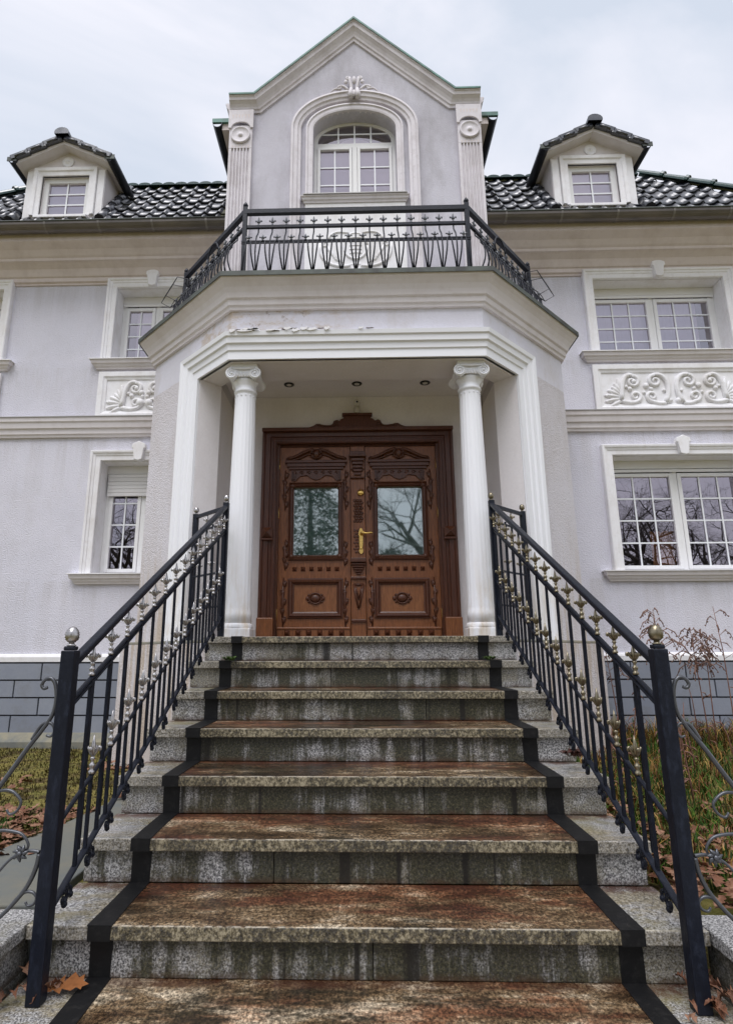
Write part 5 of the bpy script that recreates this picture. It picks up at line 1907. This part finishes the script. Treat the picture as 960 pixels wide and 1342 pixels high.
# wire flower basket frames hung outside the balcony corners
for sg, lab in ((-1, 'thin black wire basket frame on the balcony corner above the left casement window'), (1, 'thin black wire basket frame on the balcony corner above the lunette relief and wide window')):
    lab = ('thin empty wire basket frame hung at the balcony end near the narrow upper window' if sg < 0 else 'thin empty wire basket frame hung at the balcony end near the wide upper window')
    t = thing('wire_basket', lab, 'wire basket', (sg * 1.84, 5.5, 4.75), 'wire basket frames on the balcony ends')
    o = V((sg * 1.82, 5.50, 4.70))
    ux, uy = V((sg * .7, .35, 0)).normalized() * .30, V((0, 0, .18))
    uz = V((-sg * .4, -.6, 0)).normalized() * .16
    fr1 = [o, o + ux * .55 + uy * -.35, o + ux + uy * .2, o + ux * .50 + uy * 1.15, o + uy * .75]
    fr2 = [p + uz for p in fr1]
    for ring in (fr1, fr2):
        MB().tube(ring + [ring[0]], .0045, 5).build('wire_hoop', 'wire', t)
    x = MB()
    for p, q in zip(fr1, fr2):
        x.tube([p, q], .004, 5)
    x.build('cross_wires', 'wire', t)

# ------------------------------------------------------------------ plants, leaves
def oak_leaf_mesh(L, mat, curl, seed):
    r = random.Random(seed)
    out = []
    W_ = (.012, .05, .17, .08, .30, .12, .36, .15, .27, .10, .015)
    n = 10
    for k in range(n + 1):
        q = k / n
        w = W_[k] * r.uniform(.9, 1.12)
        out.append((q, w))
    b = MB()
    bl, bc, brr = [], [], []
    for q, w in out:
        h = curl * L * (math.sin(PI * q) * .35 + r.uniform(-.03, .03))
        hs = curl * L * (abs(w) * 1.0 + r.uniform(-.05, .05))
        bc.append(b.b.verts.new((q * L - L / 2, 0, h)))
        bl.append(b.b.verts.new((q * L - L / 2 + ((.075 * L if w > .16 else -.02 * L)), w * L, h + hs)))
        brr.append(b.b.verts.new((q * L - L / 2 + ((.075 * L if w > .16 else -.02 * L)), -w * L * r.uniform(.8, 1.1), h + hs * r.uniform(.5, 1.2))))
    for k in range(n):
        for A_ in (bl, brr):
            f_ = b.b.faces.new((bc[k], bc[k + 1], A_[k + 1], A_[k]))
            f_.smooth = True
    b.tube([(-L / 2, 0, 0), (-L * .62, L * .02, L * .02)], .012 * L, 4)
    me = raw(b, 'oak_leaf', mat)
    return me


big = inst('oak_leaf', oak_leaf_mesh(.15, 'big_leaf', .16, 3), None, (-.975, 2.215, .012), (.12, -.06, .25))
tag(big, 'single large rust brown oak leaf lying at the foot of the stairs', 'leaf')
leaf_mes = [oak_leaf_mesh(.085, 'leaf', .9, s) for s in (11, 12, 13)] + [oak_leaf_mesh(.085, 'leaf_dark', 1.1, 14)]
LG = 'dead leaves beside the kerb wall'
for k in range(26):
    x = rnd.uniform(1.02, 1.145)
    y = rnd.uniform(2.03, 2.29)
    if k > 18:
        x = rnd.uniform(.95, 1.12); y = rnd.uniform(1.98, 2.2)
    o = inst('dead_leaf', leaf_mes[k % 4], None, (x, y, .008 + .012 * (k % 4)), (rnd.uniform(-.5, .5), rnd.uniform(-.5, .5), rnd.uniform(0, 6)), (rnd.uniform(.4, .75),) * 3)
    tag(o, 'small curled dead leaf in the pile at the right newel post', 'leaf', LG)
for k in range(9):
    o = inst('dead_leaf', leaf_mes[k % 4], None, (rnd.uniform(-1.14, -.98), rnd.uniform(2.1, 2.29), .008 + .008 * (k % 3)), (rnd.uniform(-.4, .4), rnd.uniform(-.4, .4), rnd.uniform(0, 6)), (rnd.uniform(.5, .8),) * 3)
    tag(o, 'small curled dead leaf at the left newel post', 'leaf', 'dead leaves beside the left newel')

# leaf litter on the ground, one mass
def litter(name, spots, mats):
    b = MB()
    r = random.Random(5)
    for (x, y, z, s) in spots:
        yaw, tx, ty = r.uniform(0, 6.3), r.uniform(-.5, .5), r.uniform(-.5, .5)
        mm = Matrix.Translation((x, y, z)) @ Matrix.Rotation(yaw, 4, 'Z') @ Matrix.Rotation(tx, 4, 'X') @ Matrix.Rotation(ty, 4, 'Y')
        pts = []
        for q, w in ((0, .02), (.18, .22), (.3, .10), (.5, .30), (.62, .14), (.8, .24), (1, .03)):
            pts.append((q * s - s / 2, w * s, .25 * w * s))
        for q, w in ((.8, .22), (.62, .12), (.5, .28), (.3, .10), (.18, .20)):
            pts.append((q * s - s / 2, -w * s, .3 * w * s))
        vs = [b.b.verts.new(mm @ V(p)) for p in pts]
        b.b.faces.new(vs)
    return tag(b.build(name, mats, recalc=False), kind='stuff')


sp_l = []
for k in range(700):
    x = -1.5 - abs(rnd.gauss(0, .5)); y = rnd.uniform(2.5, 6.3)
    c = math.sin(x * 3.1 + 1) * math.cos(y * 2.3) + rnd.uniform(-.6, .6)
    if c < .25 and not (y < 3.4 and x > -2.3): continue
    sp_l.append((x, y, .17, rnd.uniform(.05, .10)))
for k in range(500):
    sp_l.append((rnd.uniform(-2.4, -1.45), rnd.uniform(2.7, 3.9), .16, rnd.uniform(.05, .10)))
for k in range(160):
    sp_l.append((rnd.uniform(-1.55, -1.2), rnd.uniform(4.0, 5.0), .18, rnd.uniform(.05, .10)))
sp_l = [p for p in sp_l if not (p[0] > -1.85 + (p[1] - 2.45) * .2 and p[1] < 4.6) or rnd.random() < .06]
for p in sp_l: pass
litter('leaf_litter', sp_l, 'leaf')
sp_r = []
for k in range(480):
    sp_r.append((1.2 + abs(rnd.gauss(0, .55)), 2.42 + abs(rnd.gauss(0, 1.1)), .17 + rnd.uniform(0, .05), rnd.uniform(.06, .11)))
litter('leaf_litter', sp_r, 'leaf')

# grass
def grass(name, n, fx, fy, hgt, cols, seed, zf):
    r = random.Random(seed)
    b = MB()
    lay = b.b.loops.layers.color.new('tint')
    for k in range(n):
        x, y = fx(r), fy(r)
        z = zf(x, y)
        h = hgt * r.uniform(.45, 1.2)
        a = r.uniform(0, 6.3)
        ln = V((math.cos(a), math.sin(a), 0))
        sd_ = V((-ln.y, ln.x, 0)) * r.uniform(.0025, .005)
        be = h * r.uniform(.2, 1.1)
        p0 = V((x, y, z)); p1 = p0 + V((0, 0, h * .6)) + ln * be * .35; p2 = p0 + V((0, 0, h * .85)) + ln * be
        vs = [b.b.verts.new(q) for q in (p0 - sd_, p0 + sd_, p1 + sd_ * .8, p1 - sd_ * .8, p2)]
        c = r.choice(cols)
        v = r.uniform(.75, 1.25)
        c4 = (c[0] * v, c[1] * v, c[2] * v, 1)
        for f_ in (b.b.faces.new((vs[0], vs[1], vs[2], vs[3])), b.b.faces.new((vs[3], vs[2], vs[4]))):
            for l in f_.loops: l[lay] = c4
    return tag(b.build(name, 'grass', recalc=False), kind='stuff')


straw = [(.50, .38, .19), (.42, .30, .15), (.56, .46, .26), (.32, .19, .10)]
green = [(.15, .25, .055), (.19, .30, .07), (.24, .32, .09)]
mossc = [(.23, .21, .05), (.28, .24, .07), (.19, .18, .045)]
grass('grass', 15000, lambda r: 1.22 + 3.2 * r.random() ** 1.3, lambda r: 2.7 + 3.75 * r.random(), .125, straw + green * 2, 3, ground_h)
grass('grass', 2200, lambda r: 1.3 + 2.8 * r.random(), lambda r: 5.6 + .85 * r.random(), .24, straw * 3 + green, 4, ground_h)
grass('moss_grass', 14000, lambda r: -1.6 - 2.8 * r.random(), lambda r: 2.8 + 3.5 * r.random(), .030, mossc, 5, lambda x, y: .13)
grass('moss_grass', 500, lambda r: r.gauss(-1.98, .07), lambda r: r.gauss(3.3, .08), .07, green, 6, lambda x, y: .14)
grass('moss_grass', 350, lambda r: r.gauss(-2.2, .2), lambda r: r.gauss(3.55, .1), .05, green, 8, lambda x, y: .14)

# dry weeds on the right, each a thing
def weed(x, y, h, lean, plume, label, seed):
    r = random.Random(seed)
    t = thing('dry_weed', label, 'dry weed', (x, y, .2), 'tall dry weeds by the right wing')
    z0 = .18
    top = V((x + lean, y + r.uniform(-.05, .05), z0 + h))
    stem = [V((x, y, z0)), V((x + lean * .2, y, z0 + h * .35)), V((x + lean * .55, y, z0 + h * .7)), top]
    MB().tube(stem, [.006, .005, .004, .002], 5).build('stem', 'weed', t)
    b = MB()
    for k in range(plume):
        q = .62 + .38 * k / plume
        i = min(2, int(q * 3)); fq = q * 3 - i
        p = stem[i].lerp(stem[i + 1], min(1, fq))
        a = r.uniform(0, 6.3)
        L = h * r.uniform(.07, .16) * (1.25 - .8 * (q - .62) / .38)
        d = V((math.cos(a), math.sin(a) * .5, 0))
        pts = [p, p + d * L * .6 + V((0, 0, L * .35)), p + d * L * 1.0 + V((0, 0, L * .12)), p + d * L * 1.25 - V((0, 0, L * .3))]
        b.tube(pts, [.0015, .0045, .0055, .002], 4)
        for j in range(4):
            e = pts[1].lerp(pts[3], j / 3)
            b.ball(e + V((r.uniform(-.008, .008), 0, r.uniform(-.008, .008))), .0065, (1, 1, 1.4), 5, 3)
    if plume:
        b.build('plume', 'weed_plume', t)
    lf = MB()
    for k in range(7):
        q = r.uniform(.1, .75)
        i = min(2, int(q * 3)); fq = q * 3 - i
        p = stem[i].lerp(stem[i + 1], min(1, fq))
        a = r.uniform(0, 6.3)
        d = V((math.cos(a), math.sin(a), 0))
        L = r.uniform(.04, .09)
        lf.tube([p, p + d * L * .6 - V((0, 0, .01)), p + d * L - V((0, 0, L * .6))], [.0015, .006, .001], 4)
    lf.build('withered_leaf', 'weed', t)['kind'] = 'stuff'
    return t


wl = [(2.62, 5.35, 1.26, -.02, 26, 'tall dry weed with drooping plume rising just left of the right newel finial'),
      (2.98, 5.45, 1.10, -.06, 30, 'dry weed with the bushiest drooping plume right of the newel'),
      (3.06, 5.50, 1.08, .02, 28, 'dry weed with full plume leaning right beside the bushiest one'),
      (3.12, 5.30, 1.28, -.02, 7, 'slender dry weed with small dark seed head above the plumes'),
      (3.28, 5.40, .98, .03, 6, 'slender short dry weed with dark tip at the right picture edge'),
      (2.30, 5.60, .98, -.08, 12, 'thin dry weed seen between the right railing balusters')]
for k, a in enumerate(wl):
    weed(*a, seed=20 + k)
for k in range(26):
    weed(rnd.uniform(1.5, 3.5), rnd.uniform(3.4, 5.9), rnd.uniform(.35, .75), rnd.uniform(-.12, .12), 0, 'bare thin reddish stalk among the grass right of the stairs', 60 + k)

# small plants in the step joints
def tuft(x, y, z, mat, n, s, label, name, cat, seed):
    r = random.Random(seed)
    t = MB()
    for k in range(n):
        a = r.uniform(0, 6.3)
        L = s * r.uniform(.5, 1.1)
        d = V((math.cos(a), math.sin(a) * .7, 0))
        p0 = V((x + r.uniform(-.5, .5) * s, y, z))
        p1 = p0 + d * L * .5 + V((0, 0, L * .5)); p2 = p0 + d * L + V((0, 0, L * .35))
        w = V((-d.y, d.x, 0)) * L * .16
        t.face([p0, p1 - w, p2, p1 + w], True)
        t.face([p0, p1 - w + V((0, 0, .002)), p1 + w + V((0, 0, .002))], True)
    tag(t.build(name, mat, recalc=False), label, cat)


tuft(-.86, 4.05, 1.022, 'fern', 40, .055, 'small green plant in the joint below the landing, left strip', 'step_weed', 'plant', 1)
tuft(.86, 4.06, 1.022, 'fern', 34, .05, 'small green plant in the joint below the landing, right strip', 'step_weed', 'plant', 2)
tuft(1.06, 3.16, .57, 'red_tuft', 60, .07, 'dry reddish tuft caught under the right stair railing', 'dry_tuft', 'plant', 3)

# ------------------------------------------------------------------ trees behind the camera, seen mirrored in the glass
def bare_tree(x, y, h, seed, label, spread=.5, levels=5):
    r = random.Random(seed)
    t = thing('bare_tree', label, 'tree', (x, y, .1), 'trees mirrored in the windows')
    tk, cr = MB(), MB()
    def grow(p, d, L, rad, lev, mb):
        n = 4
        pts, rs = [p], [rad]
        for k in range(n):
            d = (d + V((r.uniform(-1, 1), r.uniform(-1, 1), r.uniform(-.3, .6))) * .14).normalized()
            p = p + d * L / n
            pts.append(p); rs.append(rad * (1 - .45 * (k + 1) / n))
        mb.tube(pts, rs, 6 if lev < 2 else (4 if lev < 4 else 3), False)
        if lev >= levels: return
        nb = 3 if lev < 3 else 4
        for k in range(nb):
            q = pts[r.choice((2, 3, 4))] if lev > 0 else pts[r.choice((3, 4, 4))]
            a = r.uniform(0, 6.3)
            o = d.orthogonal().normalized()
            o = Matrix.Rotation(a, 3, d) @ o
            nd = (d * r.uniform(.5, 1.0) + o * r.uniform(spread * .8, spread * 1.9)).normalized()
            grow(q, nd, L * r.uniform(.55, .8), rad * r.uniform(.38, .55), lev + 1, cr)
    grow(V((x, y, -.1)), V((0, 0, 1)), h * .36, h * .024, 0, tk)
    tk.build('trunk', 'bark', t, recalc=False)
    cr.build('crown', 'bark', t, recalc=False)
    return t


def evergreen(x, y, h, rad, seed, label):
    r = random.Random(seed)
    t = thing('evergreen_tree', label, 'tree', (x, y, .1), 'trees mirrored in the windows')
    MB().tube([(x, y, -.1), (x + .1, y, h * .5), (x, y, h)], [h * .03, h * .02, .02], 8).build('trunk', 'bark', t)
    b = MB()
    for k in range(240):
        q = r.uniform(.12, 1)
        a = r.uniform(0, 6.3)
        rr = rad * (1.1 - q) ** .6 * r.uniform(.35, 1)
        c = V((x + rr * math.cos(a), y + rr * math.sin(a), h * q))
        for j in range(42):
            p = c + V((r.gauss(0, .28), r.gauss(0, .28), r.gauss(0, .17)))
            u = V((r.uniform(-1, 1), r.uniform(-1, 1), r.uniform(-.6, .6))).normalized() * r.uniform(.05, .11)
            w = V((r.uniform(-1, 1), r.uniform(-1, 1), r.uniform(-1, 1))).normalized() * r.uniform(.02, .045)
            b.face([p - u, p + w, p + u, p - w])
    b.build('crown', 'needles', t, recalc=False)
    return t


bare_tree(2.6, -10.5, 10.5, 2, 'bare tree with a heavy limb mirrored in the right door glass', .75, 6)
bare_tree(.9, -13.5, 9.0, 12, 'slim bare tree mirrored at the left edge of the right door glass', .6, 6)
bare_tree(-7.4, -9.0, 9.0, 3, 'bare tree mirrored in the narrow shuttered ground floor window', .6, 6)
bare_tree(9.6, -8.0, 9.0, 4, 'bare tree densely branched, mirrored in the left leaf of the wide ground floor window', .7, 6)
bare_tree(13.2, -8.5, 9.5, 5, 'bare tree mirrored in the right leaf of the wide ground floor window', .7, 6)
bare_tree(-10.0, -8.5, 8.5, 6, 'bare tree mirrored at the edge of the narrow shuttered window', .6, 5)
bare_tree(11.4, -11.0, 10.0, 8, 'bare tree mirrored near the mullion of the wide ground floor window', .65, 6)
bare_tree(15.5, -13.0, 11.5, 21, 'tall bare tree mirrored at the far right of the wide ground floor window', .7, 6)
bare_tree(12.6, -14.5, 11.5, 22, 'bare tree standing behind the nearer ones mirrored in the wide ground floor window', .7, 6)
bare_tree(-13.0, -14.0, 11.0, 23, 'bare tree standing behind the nearer ones mirrored in the narrow window', .7, 6)
evergreen(-1.7, -9.0, 7.6, 2.0, 7, 'dark evergreen tree mirrored in the left door glass')
evergreen(1.5, -14.5, 5.4, 2.0, 9, 'low dark evergreen mirrored at the bottom of the right door glass')

# sky seen only by the world shader; nothing else to add
